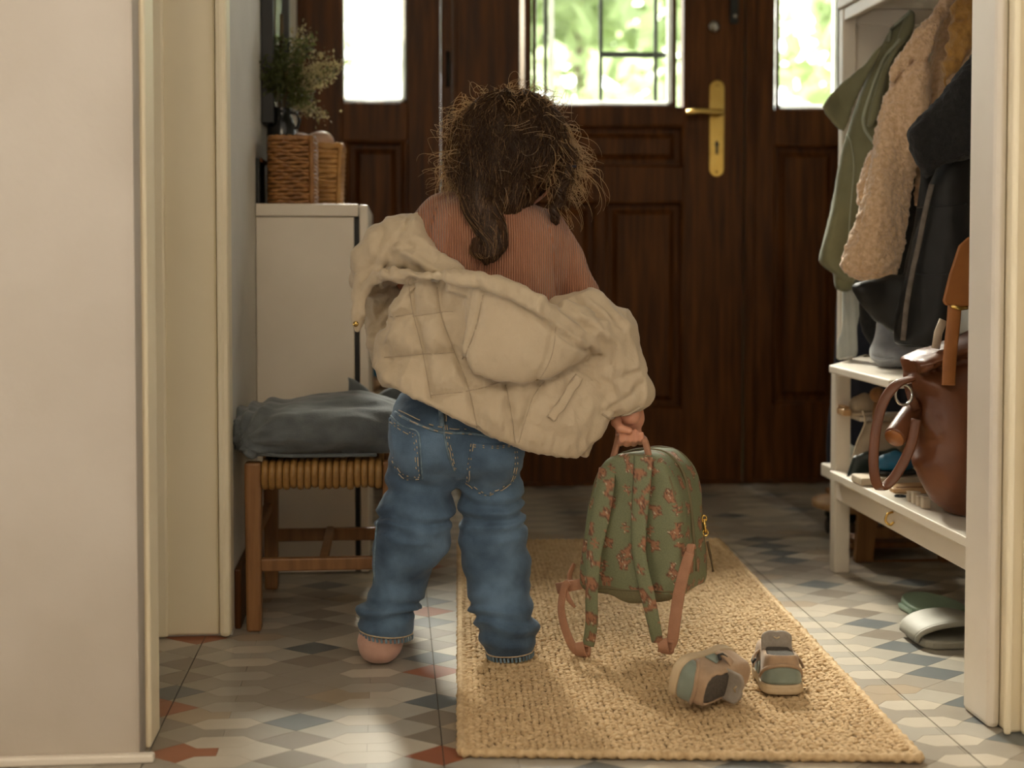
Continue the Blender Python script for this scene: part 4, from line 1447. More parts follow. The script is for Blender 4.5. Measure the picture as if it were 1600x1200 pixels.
# trunk and limbs inside the clothes
f.add(f.chain([c3(775, 380), c3(765, 470), c3(725, 640)], [.058, .060, .066], .02), .02)
for L, rs in (([c3(690, 345), c3(625, 400, .0), c3(607, 470, .03), (c3(606, 0)[0], YC + .03, c3(0, 505)[2])], (.032, .025, .021, .018)),
              ([c3(855, 370), c3(900, 470, -.012), c3(955, 580, -.04), c3(985, 648, -.06)], (.032, .026, .022, .018)),
              ([c3(680, 690), c3(655, 780), c3(625, 890), c3(600, 990)], (.044, .036, .030, .022)),
              ([c3(748, 690), c3(767, 790), c3(777, 900, -.012), c3(795, 990, -.042)], (.044, .036, .030, .022))):
    f.add(f.chain(L, rs, .01), .015)
V1, Q1 = f.mesh(1)
# right hand closed round the strap of the backpack
YH = YC - .06
HG = Vector(W(985, 676, YH))          # middle of the grip
f = Field((HG.x - .045, HG.y - .045, HG.z - .04), (HG.x + .045, HG.y + .05, HG.z + .085), .0022)
f.F = f.ell((HG.x + .001, HG.y + .014, HG.z + .018), (.023, .011, .020))
f.add(f.chain([(HG.x + .004, HG.y + .012, HG.z + .028), (HG.x + .003, HG.y + .018, HG.z + .075)], [.019, .021], .005), .012)
for i, (dx, dl, r_) in enumerate(((-.0165, .0, .0058), (-.0055, .003, .0062), (.0058, .002, .0060), (.0165, -.002, .0052))):
    q = [(HG.x + dx * .95, HG.y + .018, HG.z + .010), (HG.x + dx, HG.y + .0155, HG.z - .008 - dl * .3), (HG.x + dx, HG.y + .001, HG.z - .0165 - dl * .4),
         (HG.x + dx * .98, HG.y - .0125, HG.z - .010), (HG.x + dx * .96, HG.y - .0140, HG.z + .001 + dl)]
    f.F = smin(f.F, f.chain(q, [r_ * 1.1, r_ * 1.05, r_, r_ * .95, r_ * .88], .002), .0016)
th = [(HG.x - .016, HG.y + .008, HG.z + .030), (HG.x - .025, HG.y - .004, HG.z + .018), (HG.x - .020, HG.y - .017, HG.z + .009), (HG.x - .006, HG.y - .023, HG.z + .006)]
f.F = smin(f.F, f.chain(th, [.0085, .0080, .0070, .0060], .003), .003)
V2, Q2 = f.mesh(1)
# left hand, hidden inside the slack left sleeve
f = Field((c3(575, 0)[0], YC - .03, c3(0, 600)[2]), (c3(640, 0)[0], YC + .09, c3(0, 430)[2]), .004)
lh = c3(607, 520, .03)
f.F = f.ell(lh, (.013, .022, .024))
for i in range(4):
    f.F = smin(f.F, f.chain([(lh[0], lh[1] - .016 + i * .0105, lh[2] - .012), (lh[0] + .002, lh[1] - .017 + i * .011, lh[2] - .034), (lh[0] + .008, lh[1] - .016 + i * .011, lh[2] - .048 + abs(i - 1.5) * .004)],
                             [.0062, .0058, .005], .003), .002)
f.F = smin(f.F, f.chain([(lh[0] + .004, lh[1] + .018, lh[2] + .008), (lh[0] + .008, lh[1] + .032, lh[2] - .010), (lh[0] + .012, lh[1] + .034, lh[2] - .024)], [.008, .0068, .0056], .003), .003)
f.add(f.chain([(lh[0], lh[1], lh[2] + .015), (lh[0] - .002, lh[1] - .01, lh[2] + .07)], [.018, .022], .005), .01)
V3, Q3 = f.mesh(1)
VB = np.concatenate([V1, V2, V3]); QB = np.concatenate([Q1, Q2 + len(V1), Q3 + len(V1) + len(V2)])
body = mesh_obj('body', VB, QB, M['skin'], kid, True)
eye_m = mat('eye_white', (.8, .78, .75), rough=.2); iris_m = mat('brown_iris', (.08, .035, .012), rough=.15)
for s in (-1, 1):
    MB().lathe([(.0005, -.008), (.0055, -.006), (.0082, 0), (.0055, .006), (.0005, .008)], (fx + s * .030, fy - .012, fz - .008), 14, 'y').build('eye', eye_m, body, True)
    MB().lathe([(.0042, .0066), (.0038, .0078), (.0005, .0083)], (fx + s * .030, fy - .012, fz - .008), 14, 'y').build('iris', iris_m, body, True)
MB().tube(spline([(fx - .014, fy + .004, fz - .0555), (fx, fy + .0062, fz - .057), (fx + .014, fy + .004, fz - .0555)], 4), [.0012] + [.0018] * 7 + [.0012], 6).build('lips', mat('lips', (.45, .15, .12), rough=.4), body, True)

# ---- sweater
f = Field((c3(570, 0)[0], YC - .14, c3(0, 640)[2]), (c3(1000, 0)[0], YC + .13, c3(0, 285)[2]), .0050)
tors = cz([(672, 325), (700, 307), (740, 298), (772, 300), (805, 310), (845, 328), (868, 345), (884, 372), (882, 430), (872, 500), (850, 560), (825, 610), (690, 610), (668, 520), (656, 430), (655, 360)])
f.F = f.lens(tors, YC - .0, .084, .085, .012)
f.add(f.ell(c3(770, 400, -.035), (PX * 95, .055, PX * 85)), .04)
f.add(f.chain([c3(690, 338, .0), c3(652, 372, -.01), c3(608, 430, .02), c3(606, 500, .03)], [PX * 34, PX * 31, PX * 27, PX * 23], .01), .025)
f.add(f.chain([c3(852, 365, .0), c3(880, 410, -.008), c3(905, 465, -.012), c3(945, 560, -.03), c3(978, 630, -.055)], [PX * 34, PX * 33, PX * 30, PX * 27, PX * 21], .01), .02)
f.cut(f.chain([c3(780, 330, .02), c3(795, 250, .02)], [.046, .05], .01), .006)


def dsw(V, N):
    py = (CAM_H - V[:, 2]) * F_PX / YC + 400
    px = 612 + V[:, 0] / PX
    d = vnoise(V, (16, 16, 26), 21) * .004 + vnoise(V, (45, 45, 45), 22) * .0012
    # armhole seam folds at the right arm and folds below the left shoulder
    ln = line_d(px, py, [(868, 372), (866, 420), (872, 465)])
    d -= .004 * np.exp(-(ln / 6) ** 2) * (N[:, 1] < 0)
    ln = line_d(px, py, [(700, 345), (690, 400), (697, 440)])
    d += .0045 * np.exp(-(ln / 8) ** 2) * (N[:, 1] < 0)
    ln = line_d(px, py, [(680, 330), (668, 370), (672, 400)])
    d -= .004 * np.exp(-(ln / 7) ** 2) * (N[:, 1] < 0)
    return d


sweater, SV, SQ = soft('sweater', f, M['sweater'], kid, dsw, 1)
SWB = bvh_of(SV, SQ)
for L in ([(858, 352), (866, 385), (868, 425), (874, 468)], [(683, 322), (674, 352), (672, 385), (680, 415)]):
    P = []
    for a, c in spline(L, 6):
        w = W(a, c, YC - .08); q_ = drape_pt(SWB, w.x, w.z, .0004)
        if q_ is not None: P.append(q_)
    if len(P) > 3: MB().tube(P, .0022, 6).build('armhole_seam', M['sweater'], sweater, True)
nk = []
for k in range(40):
    a = 2 * math.pi * k / 40
    nk.append((c3(783, 0)[0] + .049 * math.cos(a), YC + .012 + .052 * math.sin(a), c3(0, 309)[2] + .006 * math.sin(a * 1) - .010 * math.cos(a)))
MB().tube(nk, .0045, 8, closed=True).build('neckband', M['sweater'], sweater, True)
# ---- quilted jacket, slipped down to the elbows
def jx(zx, zy): return (540 + zx / 2.858, 320 + zy / 2.858)   # coordinates read off a zoomed crop of the jacket


HJ = .0042
f = Field((c3(540, 0)[0], YC - .22, c3(0, 735)[2]), (c3(1025, 0)[0], YC + .11, c3(0, 325)[2]), HJ)
Xg, Zg = f.X, f.Z
pxg = 612 + Xg / PX
pyg = 400 + (CAM_H - Zg) / PX
# back panel, wrapping round the body
back = cz([(640, 440), (612, 480), (597, 525), (592, 560), (600, 597), (640, 618), (700, 645), (760, 676), (815, 700), (870, 712), (903, 716), (960, 650), (950, 600), (930, 560), (880, 500), (820, 460), (740, 440)], -.1)
wrap = YC - .115 + 3.2 * np.maximum(0, (c3(690, 0)[0] - Xg)) ** 2 + 1.6 * np.maximum(0, Xg - c3(790, 0)[0]) ** 2 - .02 * np.exp(-((pyg - 640) / 50) ** 2)
f.F = f.slab(back, wrap, .013, .010)
# side wrap towards the front on the left
f.add(f.slab(cz([(592, 520), (588, 570), (602, 600), (640, 615), (640, 500)], -.05), YC - .05 + 0 * Xg, .03, .012), .025)
# front edge of the jacket hanging behind the pocket on the right
flap = cz([(925, 560), (968, 600), (952, 650), (945, 655), (921, 720), (888, 709), (900, 640)], -.1)
f.add(f.slab(flap, YC - .075 + 0 * Xg, .008, .006), .006)
# hood hanging on the back
hood = cz(spline_closed([(735, 455), (722, 520), (720, 560), (737, 585), (778, 598), (820, 601), (860, 589), (895, 573), (930, 556), (945, 545), (880, 490), (820, 455)], 3), -.15)
f.F = smin(f.F, f.lens(hood, YC - .130 + .5 * np.maximum(0, Xg - c3(860, 0)[0]), .036, .055, .010), .004)
# rolled collar
coll = [jx(120, 330), jx(180, 305), jx(250, 318), jx(330, 325), jx(470, 330), jx(600, 345), jx(700, 375), jx(850, 445), jx(980, 535), jx(1080, 605), jx(1150, 650)]
cdy = [-.075, -.095, -.115, -.13, -.145, -.155, -.160, -.155, -.135, -.115, -.095]
cr = [9, 10, 10, 11, 12, 14, 16, 17, 17, 15, 11]
f.F = smin(f.F, f.chain([c3(*p, d) for p, d in zip(coll, cdy)], [PX * r for r in cr], .006, 1.0), .005)
f.F = smin(f.F, f.chain([c3(p[0] - 3, p[1] + 10, d + .012) for p, d in zip(coll[4:], cdy[4:])], [PX * r for r in cr[4:]], .006), .01)
# upper back of the collar dips inside, towards the shirt
# left sleeve head and drape over the raised left arm
f.add(f.chain([c3(655, 362, -.005), c3(630, 378, -.025), c3(598, 405, -.03), c3(580, 440, -.01)], [PX * 27, PX * 38, PX * 40, PX * 29], .02), .015)
f.add(f.chain([c3(640, 395, -.05), c3(690, 428, -.09), c3(735, 440, -.11)], [PX * 32, PX * 22, PX * 12], .02), .02)
f.add(f.chain([c3(600, 430, .02), c3(606, 490, .03), c3(600, 535, .025), c3(605, 560, .02)], [PX * 33, PX * 33, PX * 27, PX * 22], .015), .012)
# collar end / placket tip with its snap at the far left
tip = cz(spline_closed([jx(70, 330), jx(45, 390), jx(25, 480), jx(28, 540), jx(45, 575), jx(75, 555), jx(95, 480), jx(100, 390), jx(110, 345)], 3), -.06)
f.F = smin(f.F, f.slab(tip, YC - .062 + 0 * Xg, .009, .008), .008)
f.F = smin(f.F, f.chain([c3(*jx(130, 325), -.07), c3(*jx(80, 350), -.06), c3(*jx(55, 400), -.055)], [PX * 11, PX * 12, PX * 12], .01), .008)
# right sleeve
f.add(f.chain([c3(872, 480, -.055), c3(915, 490, -.06), c3(948, 525, -.06), c3(958, 570, -.055), c3(970, 612, -.06)], [PX * 18, PX * 32, PX * 43, PX * 44, PX * 40], .02), .010)
f.F = smin(f.F, f.chain([c3(958, 628, -.06), c3(994, 612, -.06)], [PX * 27, PX * 27], .01), .012)
f.F = smin(f.F, f.chain([c3(884, 482, -.12), c3(935, 516, -.11), c3(962, 540, -.10)], [PX * 14, PX * 15, PX * 10], .01), .010)
# sleeve end is hollow
cu_c = W(985, 650, YC - .06)
f.cut(f.ell((cu_c.x - .004, cu_c.y, cu_c.z - .002), (PX * 24, .030, PX * 14)), .004)
# keep the shirt clear: scoop out the neck opening
f.cut(f.ell(c3(768, 392, -.02), (PX * 86, .085, PX * 52)), .010)
seams = [[(638, 442), (645, 488), (659, 544), (673, 621)], [(683, 449), (690, 495), (708, 544), (732, 607), (745, 672)], [(752, 460), (741, 512), (722, 561)],
         [(645, 495), (690, 488), (708, 487)], [(600, 561), (659, 554), (711, 551)], [(673, 617), (736, 609), (785, 596)], [(606, 497), (645, 491)],
         [(790, 602), (797, 640), (804, 690)], [(851, 596), (830, 624), (809, 690)]]
hood_s = [[(864, 509), (857, 554), (838, 594)]]
slv = [[(965, 545), (955, 590), (965, 620)], [(905, 575), (950, 600), (1000, 585)], [(945, 648), (985, 622), (1004, 600)], [(925, 545), (932, 590)], [(600, 360), (588, 400), (560, 450)], [(640, 345), (615, 380), (607, 420)], [(620, 395), (650, 380), (680, 395)]]
hoodp = [(735, 455), (722, 520), (720, 560), (737, 585), (778, 598), (820, 601), (860, 589), (895, 573), (930, 556), (945, 545), (880, 490), (820, 455)]


def djk(V, N):
    px = 612 + V[:, 0] / PX * (YC / V[:, 1]); py = 400 + (CAM_H - V[:, 2]) / PX * (YC / V[:, 1])
    px = px - .0003 * (px - 612)
    front = N[:, 1] < -.05
    inh = poly_d(px, py, hoodp) < 1
    d = np.zeros(len(V))
    for L in seams:
        dd = line_d(px, py, L)
        d = np.minimum(d, np.where(front & ~inh, -.0062 * np.exp(-(dd / 3.6) ** 2) - .0085 * np.exp(-(dd / 17) ** 2), 0))
    for L in hood_s:
        d = np.minimum(d, np.where(front & inh, -.004 * np.exp(-(line_d(px, py, L) / 3.5) ** 2), 0))
    for L in slv:
        d = np.minimum(d, np.where(front, -.005 * np.exp(-(line_d(px, py, L) / 4.0) ** 2) - .002 * np.exp(-(line_d(px, py, L) / 12) ** 2), 0))
    n1 = vnoise(V, (22, 22, 16), 31); n2 = vnoise(V, (60, 40, 44), 32); n3 = vnoise(V, (120, 100, 60), 33)
    rid = 1 - np.abs(vnoise(V, (34, 24, 26), 34)) * 2.4
    d += n1 * .0055 + np.where(inh, .45, 1) * (n2 * .0036 + n3 * .0014 + np.clip(rid, 0, 1) ** 2 * .0028)
    # puckers hanging from the hem and along the collar
    hem = np.exp(-((py - np.interp(px, [600, 700, 815, 905], [600, 648, 702, 716])) / 26) ** 2) * front
    d += hem * np.sin(px * .42 + n1 * 3) * .0020
    cl_ = line_d(px, py, coll)
    d += np.exp(-(cl_ / 16) ** 2) * np.sin(px * .30 + n1 * 4) * .0016
    hem2 = np.exp(-((py - np.interp(px, [600, 700, 815, 905], [600, 648, 702, 716])) / 14) ** 2)
    d *= 1 - .65 * hem2
    for L, w_, a_ in (([jx(330, 352), jx(470, 372), jx(600, 392), jx(700, 424), jx(850, 500), jx(980, 592), jx(1090, 668)], 3.6, .0075),
                      ([(722, 561), (735, 588), (778, 602), (820, 605), (857, 595), (893, 578), (940, 560)], 3.4, .0075),
                      ([(754, 462), (742, 512), (721, 561)], 3.2, .0045)):
        d -= a_ * np.exp(-(line_d(px, py, L) / w_) ** 2) * front
    up_ = line_d(px, py, [jx(470, 350), jx(600, 366), jx(700, 396), jx(850, 470), jx(980, 560), jx(1100, 640)])
    d += .0035 * np.exp(-(up_ / 7) ** 2) * front
    # dragged folds across the left shoulder
    sh_ = np.exp(-(((px - 655) / 60) ** 2 + ((py - 400) / 30) ** 2)) * front
    d += sh_ * np.sin((py * 1.0 - px * .45) * .24 + n1 * 2) * .0050
    sr = np.exp(-(((px - 930) / 45) ** 2 + ((py - 500) / 28) ** 2)) * front
    d += sr * np.sin((py * 1.0 - px * .75) * .26 + n1 * 2) * .0045
    lo = np.exp(-(((px - 600) / 30) ** 2 + ((py - 500) / 50) ** 2)) * front
    d += lo * np.sin((py + px * .6) * .20 + n1 * 3) * .0045
    return d


jacket, KV, KQ = soft('jacket', f, M['jacket'], kid, djk, 1)
KB = bvh_of(KV, KQ)


def on_jacket(pts, off, dens=8):
    out = []
    for a, c in spline(pts, dens):
        w = W(a, c, YC - .12)
        p = drape_pt(KB, w.x, w.z, off)
        if p is not None: out.append(p)
    return out


for L in seams + hood_s:
    P = on_jacket(L, .0002)
    if len(P) > 3: MB().tube(P, .0007, 5).build('quilting_seam', M['lining'], jacket, True)
# welt pocket on the right
P = on_jacket([(905, 589), (882, 622), (858, 652)], .003)
if len(P) > 2: MB().ribbon(P, .014, .005, side=(0.75, 0, -.5)).build('pocket_welt', M['jacket'], jacket, True)
P = on_jacket([(901, 586), (877, 620), (853, 650)], .0015)
if len(P) > 2: MB().tube(P, .0022, 6).build('pocket_opening', M['lining'], jacket, True)
sn = on_jacket([jx(42, 538), jx(44, 540), jx(45, 541)], .001)
if sn: MB().lathe([(.0045, -.003), (.0045, -.001), (.0025, .0)], tuple(sn[0]), 14, 'y').build('snap', M['brass'], jacket, True)
P = on_jacket([jx(1150, 940), jx(1200, 962), jx(1270, 945), jx(1330, 912)], .001)
if len(P) > 2: MB().tube(P, .0018, 6).build('cuff_seam', M['lining'], jacket, True)

# ---- hair: a dark mass, then loose strands
f = Field((c3(672, 0)[0], YC - .19, c3(0, 425)[2]), (c3(935, 0)[0], YC + .13, c3(0, 118)[2]), .005)
f.F = f.ell((HC[0], HC[1] - .004, HC[2] + .002), (PX * 76, .098, PX * 85))
face = f.ell((HC[0] + .012, HC[1] + .115, HC[2] - .035), (.070, .075, .075))
f.add(f.chain([c3(770, 215, -.04), c3(752, 265, -.05), c3(748, 300, -.06)], [PX * 52, PX * 40, PX * 22], .02), .03)
f.add(f.ell(c3(742, 245, .0), (PX * 30, .05, PX * 52)), .03)
f.add(f.chain([c3(790, 270, -.04), c3(790, 315, -.045)], [PX * 55, PX * 38], .02), .03)
f.cut(face, .01)
# curl hanging down the back
curl = [c3(742, 296, -.075), c3(752, 328, -.088), c3(766, 356, -.100), c3(772, 380, -.108), c3(764, 398, -.112), c3(748, 392, -.112), c3(745, 376, -.110)]
f.add(f.chain(curl, [PX * r for r in (20, 20, 19, 15, 13, 10, 7)], .006), .01)
# braid on the right, from behind the ear forward over the shoulder
br = [(872, 225), (884, 245), (887, 258), (884, 278), (876, 296), (872, 312), (868, 328), (864, 343)]
bd_ = [-.045, -.05, -.054, -.055, -.055, -.055, -.055, -.055]
for i, (p, d) in enumerate(zip(br, bd_)):
    s = 1 if i % 2 else -1
    f.add(f.ell(c3(p[0] + s * 2.5, p[1], d), (PX * (13 - i * .5), .014, PX * 12)), .003)
def dh(V, N):
    a = np.arctan2(V[:, 0] - HC[0], -(V[:, 1] - HC[1] - .02))
    st_ = vnoise(np.stack([a * 9, V[:, 2] * 14, V[:, 1] * 0], 1), 1.0, 41)
    st2 = vnoise(np.stack([a * 26, V[:, 2] * 18, V[:, 1] * 0], 1), 1.0, 42)
    return st_ * .006 + st2 * .003 - .0045 * np.exp(-((V[:, 0] - HC[0] - .004) / .0035) ** 2) * (V[:, 2] > HC[2])
hair, HV, HQ = soft('hair', f, M['hair'], kid, dh, 1)
HB = bvh_of(HV, HQ)
rg = np.random.default_rng(5)


def strands(name, paths, r, m):
    """thin three-sided tapering tubes, all in one mesh"""
    V, Fs = [], []
    base = 0
    cs = [(1, 0), (-.5, .87), (-.5, -.87)]
    for P in paths:
        P = np.asarray(P); n = len(P)
        T = np.gradient(P, axis=0); T /= np.linalg.norm(T, axis=1, keepdims=True) + 1e-9
        S = np.cross(T, [0.31, 0.2, .93]); S /= np.linalg.norm(S, axis=1, keepdims=True) + 1e-9
        U = np.cross(T, S)
        rad = r * (1 - .75 * np.linspace(0, 1, n) ** 2)
        ring = np.stack([P + S * (c * rad)[:, None] + U * (s * rad)[:, None] for c, s in cs], 1)
        V.append(ring.reshape(-1, 3))
        i = np.arange(n - 1)[:, None] * 3; k = np.arange(3)[None]
        q = np.stack([i + k, i + (k + 1) % 3, i + 3 + (k + 1) % 3, i + 3 + k], -1).reshape(-1, 4) + base
        Fs.append(q); base += n * 3
    o = mesh_obj(name, np.concatenate(V), np.concatenate(Fs), m, hair, True)
    return tag(o, kind='stuff')


# combed strands lying on the mass
lay, layd = [], []
Cc = np.array(HC)
for _ in range(2600):
    a = rg.uniform(-2.3, 2.3)                      # 0 = straight back towards the viewer
    b0 = rg.uniform(.05, 1.0); n = 16
    th_ = np.linspace(b0, b0 + rg.uniform(.7, 1.7), n)
    aa = a + np.linspace(0, 1, n) * rg.normal() * .30 - .16 * np.sin(np.linspace(0, rg.uniform(3, 7), n) + rg.random() * 6)
    D = np.stack([np.sin(aa) * np.sin(th_), -np.cos(aa) * np.sin(th_), np.cos(th_)], 1)
    out = []
    for d in D:
        h = HB.ray_cast(Vector(Cc + d * .26), Vector(-d))
        if h[0] is None: break
        out.append(np.array(h[0]) + d * .0018)
    if len(out) > 6:
        out = np.array(out); wob = rg.normal(size=3) * .0015
        out += np.sin(np.linspace(0, 8, len(out)))[:, None] * wob + np.linspace(0, 1, len(out))[:, None] ** 2 * D[:len(out)] * abs(rg.normal()) * .006
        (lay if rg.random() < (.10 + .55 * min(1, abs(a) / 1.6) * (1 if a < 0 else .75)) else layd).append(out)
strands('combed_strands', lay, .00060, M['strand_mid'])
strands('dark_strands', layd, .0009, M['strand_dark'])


FLY_N = 18


def fly(n, ang, el, reach, length, down, curl_, seed, per=5):
    """locks of frizz leaving the head: ang=(from,to) round the head, 0 back, +right; el = height range in z"""
    g = np.random.default_rng(seed); out = []
    for _ in range(n):
        a = g.uniform(*ang); z = g.uniform(*el)
        rr_ = math.sqrt(max(.02, 1 - (z / .092) ** 2)) if abs(z) < .09 else .25
        p = np.array([HC[0] + math.sin(a) * PX * 74 * rr_, HC[1] - math.cos(a) * .092 * rr_, HC[2] + z])
        d = np.array([math.sin(a), -math.cos(a) * .8, g.normal() * .25 + (z > .05) * .6]); d /= np.linalg.norm(d)
        m = FLY_N; L = length * g.uniform(.5, 1.3)
        cf = g.uniform(4.0, 11.0); ph = g.uniform(0, 6.28); ax = g.normal(size=3); ax /= np.linalg.norm(ax)
        ax2 = np.cross(ax, [0, 0, 1]); cr_ = curl_ * g.uniform(.5, 1.3); rch = reach * g.uniform(.45, 1.2)
        for q_ in range(per):
            j1, j2 = g.normal(size=3) * .0045, g.normal(size=3) * .011
            sc, dph = g.uniform(.8, 1.15), g.normal() * .25
            t = np.linspace(0, 1, m)[:, None]
            P = p + j1 + d * rch * (1 - (1 - t) ** 1.7) + np.array([0, 0, -1]) * down * L * sc * t ** 1.5 + j2 * t
            P = P + (ax * np.sin(cf * t + ph + dph) + ax2 * np.cos(cf * t + ph + dph)) * cr_ * t
            out.append(P)
    return out


fr = []
fr += fly(44, (-2.0, -.9), (-.060, .05), .032, .075, 1.0, .015, 1, 4)
fr += fly(34, (-1.9, -.9), (-.045, .06), .055, .055, .75, .020, 2, 4)
fr += fly(52, (-2.5, 2.5), (.050, .091), .016, .045, -.10, .015, 3, 3)
fr += fly(30, (1.0, 2.2), (-.065, .05), .030, .075, 1.0, .018, 4, 4)
fr += fly(60, (-2.6, 2.6), (-.05, .085), .034, .045, .35, .022, 14, 2)
fr += fly(20, (.9, 2.0), (-.05, .05), .052, .075, .9, .022, 5, 4)
fr += fly(26, (-1.1, 1.1), (-.06, .06), .006, .06, 1.0, .012, 6, 3)
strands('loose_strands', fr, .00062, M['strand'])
# strands hanging over the nape, the gathered lock and its curl
nap, napd = [], []
for _ in range(900):
    x0_ = rg.uniform(712, 884); y0_ = rg.uniform(150, 300)
    if rg.random() < .35: x0_ = rg.uniform(728, 785); y0_ = rg.uniform(230, 370)
    L = rg.uniform(35, 110); sl = (rg.normal() * .12) + (755 - x0_) * .0022
    wv_ = rg.uniform(1.5, 5); wf = rg.uniform(2, 7); wp = rg.uniform(0, 6)
    out = []
    for t in np.linspace(0, 1, 14):
        w = W(x0_ + sl * L * t + wv_ * math.sin(wf * t + wp), y0_ + L * t, YC - .08)
        p = drape_pt(HB, w.x, w.z, .0012)
        if p is None or (out and abs(p.y - out[-1][1]) > .02): break
        out.append(np.array(p))
    if len(out) > 5: (nap if rg.random() < .30 else napd).append(np.array(out))
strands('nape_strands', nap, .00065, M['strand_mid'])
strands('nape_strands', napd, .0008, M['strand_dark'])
# strands wound into the hanging curl and the braid
cp = np.array(spline(curl, 6)); cu_ = []
crad = np.interp(np.linspace(0, 1, len(cp)), np.linspace(0, 1, 7), [PX * r for r in (21, 21, 20, 16, 14, 11, 8)])
for k in range(150):
    ph = rg.uniform(0, 6.28); tw = rg.uniform(1.0, 3.0); s0, s1 = 0, len(cp) - rg.integers(0, 8)
    tt = np.linspace(0, 1, len(cp))[s0:s1]
    an = ph + tw * tt
    cu_.append(cp[s0:s1] + np.stack([np.cos(an), np.sin(an) * .8, np.sin(an * 1.0 + .8) * .35], 1) * (crad[s0:s1] * rg.uniform(1.02, 1.28))[:, None])
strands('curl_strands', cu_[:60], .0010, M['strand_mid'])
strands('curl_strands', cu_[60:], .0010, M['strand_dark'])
bs = []
for i in range(len(br) - 1):
    p, q = np.array(c3(*br[i], bd_[i])), np.array(c3(*br[i + 1], bd_[i + 1]))
    s = 1 if i % 2 else -1
    for k in range(16):
        w_ = rg.uniform(-1, 1)
        a0 = p + np.array([s * PX * 11 * (1 - abs(w_) * .3), -.012, PX * 8 * w_]); a1 = q + np.array([-s * PX * 9, -.013, PX * 8 * w_])
        mm = (a0 + a1) / 2 + np.array([0, -.005, 0])
        bs.append(np.array(spline([a0, mm, a1], 4)))
strands('braid_strands', bs, .0009, M['strand_dark'])
# wisps below the ear on the right
ws = []
for x_, y_, x2, y2 in ((850, 262, 842, 306), (856, 258, 862, 300), (838, 285, 858, 306), (846, 276, 834, 318), (730, 360, 742, 392), (790, 372, 800, 400)):
    a0, a1 = np.array(c3(x_, y_, -.03)), np.array(c3(x2, y2, -.03))
    mm = (a0 + a1) / 2 + rg.normal(size=3) * .008
    ws.append(np.array(spline([a0, mm, a1], 6)))
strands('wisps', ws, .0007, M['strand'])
MB().tube([tuple(np.array(c3(887, 259, -.054)) + np.array([.013 * math.cos(a), .013 * math.sin(a), .002 * math.sin(a)])) for a in np.linspace(0, 2 * math.pi, 18, endpoint=False)],
          .0028, 6, closed=True).build('hair_tie', M['navy'], hair, True)
# ------------------------------------------------------------------ backpack held by the child
AB = R(32)
UB = Vector((math.cos(AB), -math.sin(AB), 0)); DB = Vector((math.sin(AB), math.cos(AB), 0))
YB = 2.30
SB = F_PX / YB
OB = Vector(W(985, 840, YB)); OB.z = 0
def bz(py): return CAM_H - (py - 400) / SB
def bu(px): return (px - 985) / SB / math.cos(AB)
def B(u, d, z): return Vector((OB.x, OB.y, 0)) + UB * u + DB * d + Vector((0, 0, z))
def Bw(px, py, d=-.004):
    """point over the back panel seen at (px,py)"""
    u = bu(px) - d * math.tan(AB)
    p = B(u, d, 0)
    s = F_PX / p.y
    return Vector((p.x, p.y, CAM_H - (py - 400) / s))


def motifs(s, t, seed, pitch=.040, jitter=.012, size=0.86):
    """flat print of small brown woodland animals and sprigs on sage cloth; s,t metres along the cloth"""
    g = np.random.default_rng(seed)
    n = len(s)
    col = np.tile(np.array([[.170, .182, .098]]), (n, 1))
    lo_s, hi_s, lo_t, hi_t = s.min(), s.max(), t.min(), t.max()
    br_, dk, cr = np.array([.31, .145, .078]), np.array([.085, .042, .028]), np.array([.50, .41, .28])
    row = 0
    tt = lo_t
    while tt < hi_t + pitch:
        ss = lo_s + (pitch / 2 if row % 2 else 0)
        while ss < hi_s + pitch:
            cx, cy = ss + g.normal() * jitter * .5, tt + g.normal() * jitter * .5
            k = g.integers(0, 5); a = g.normal() * .35 + (math.pi / 2 if k == 3 else 0); fl = 1 if g.random() < .5 else -1
            x, y = (s - cx) * fl / size, (t - cy) / size
            near = (np.abs(x) < .022) & (np.abs(y) < .022)
            if near.any():
                I = np.nonzero(near)[0]
                xx, yy = x[I] * math.cos(a) + y[I] * math.sin(a), -x[I] * math.sin(a) + y[I] * math.cos(a)
                def el(c, r_): return ((xx - c[0]) / r_[0]) ** 2 + ((yy - c[1]) / r_[1]) ** 2 - 1
                def sg(p, q, r_): return line_d(xx, yy, [p, q]) / r_ - 1
                if k in (0, 1, 3):      # standing animal
                    sh = [el((0, 0), (.0085, .0045)), sg((.006, .002), (.0095, .009), .0026), el((.0115, .0105), (.004, .0026)), sg((-.006, -.002), (-.0065, -.012), .0014),
                          sg((-.003, -.003), (-.003, -.011), .0013), sg((.003, -.003), (.0028, -.0115), .0013), sg((.006, -.002), (.0068, -.012), .0014), sg((.0095, .012), (.008, .0155), .0012), sg((-.008, .002), (-.0115, .004), .0016)]
                elif k == 2:            # curled animal with a big tail
                    sh = [el((0, -.002), (.0055, .007)), el((.004, .007), (.004, .0035)), sg((-.004, -.006), (-.0095, .002), .0032), sg((-.0095, .002), (-.006, .010), .0036), sg((.003, -.008), (.007, -.009), .0016), sg((.004, .010), (.003, .0135), .0012)]
                else:                   # sprig
                    sh = [sg((0, -.011), (.001, .010), .0009)] + [el((s_ * .0042, y_), (.0038, .0016)) for s_, y_ in ((-1, -.005), (1, -.001), (-1, .003), (1, .006))]
                d = np.min(np.stack(sh), 0)
                tex = vnoise(np.stack([xx, yy, 0 * xx], 1), 420, int(k) + 3)
                c = col[I]
                c[d < .75] = dk * .5 + br_ * .35
                m = d < 0
                c[m] = br_
                c[m & (tex > .5)] = cr
                c[m & (tex < -.62)] = dk
                col[I] = c
            ss += pitch
        tt += pitch * .8; row += 1
    return col


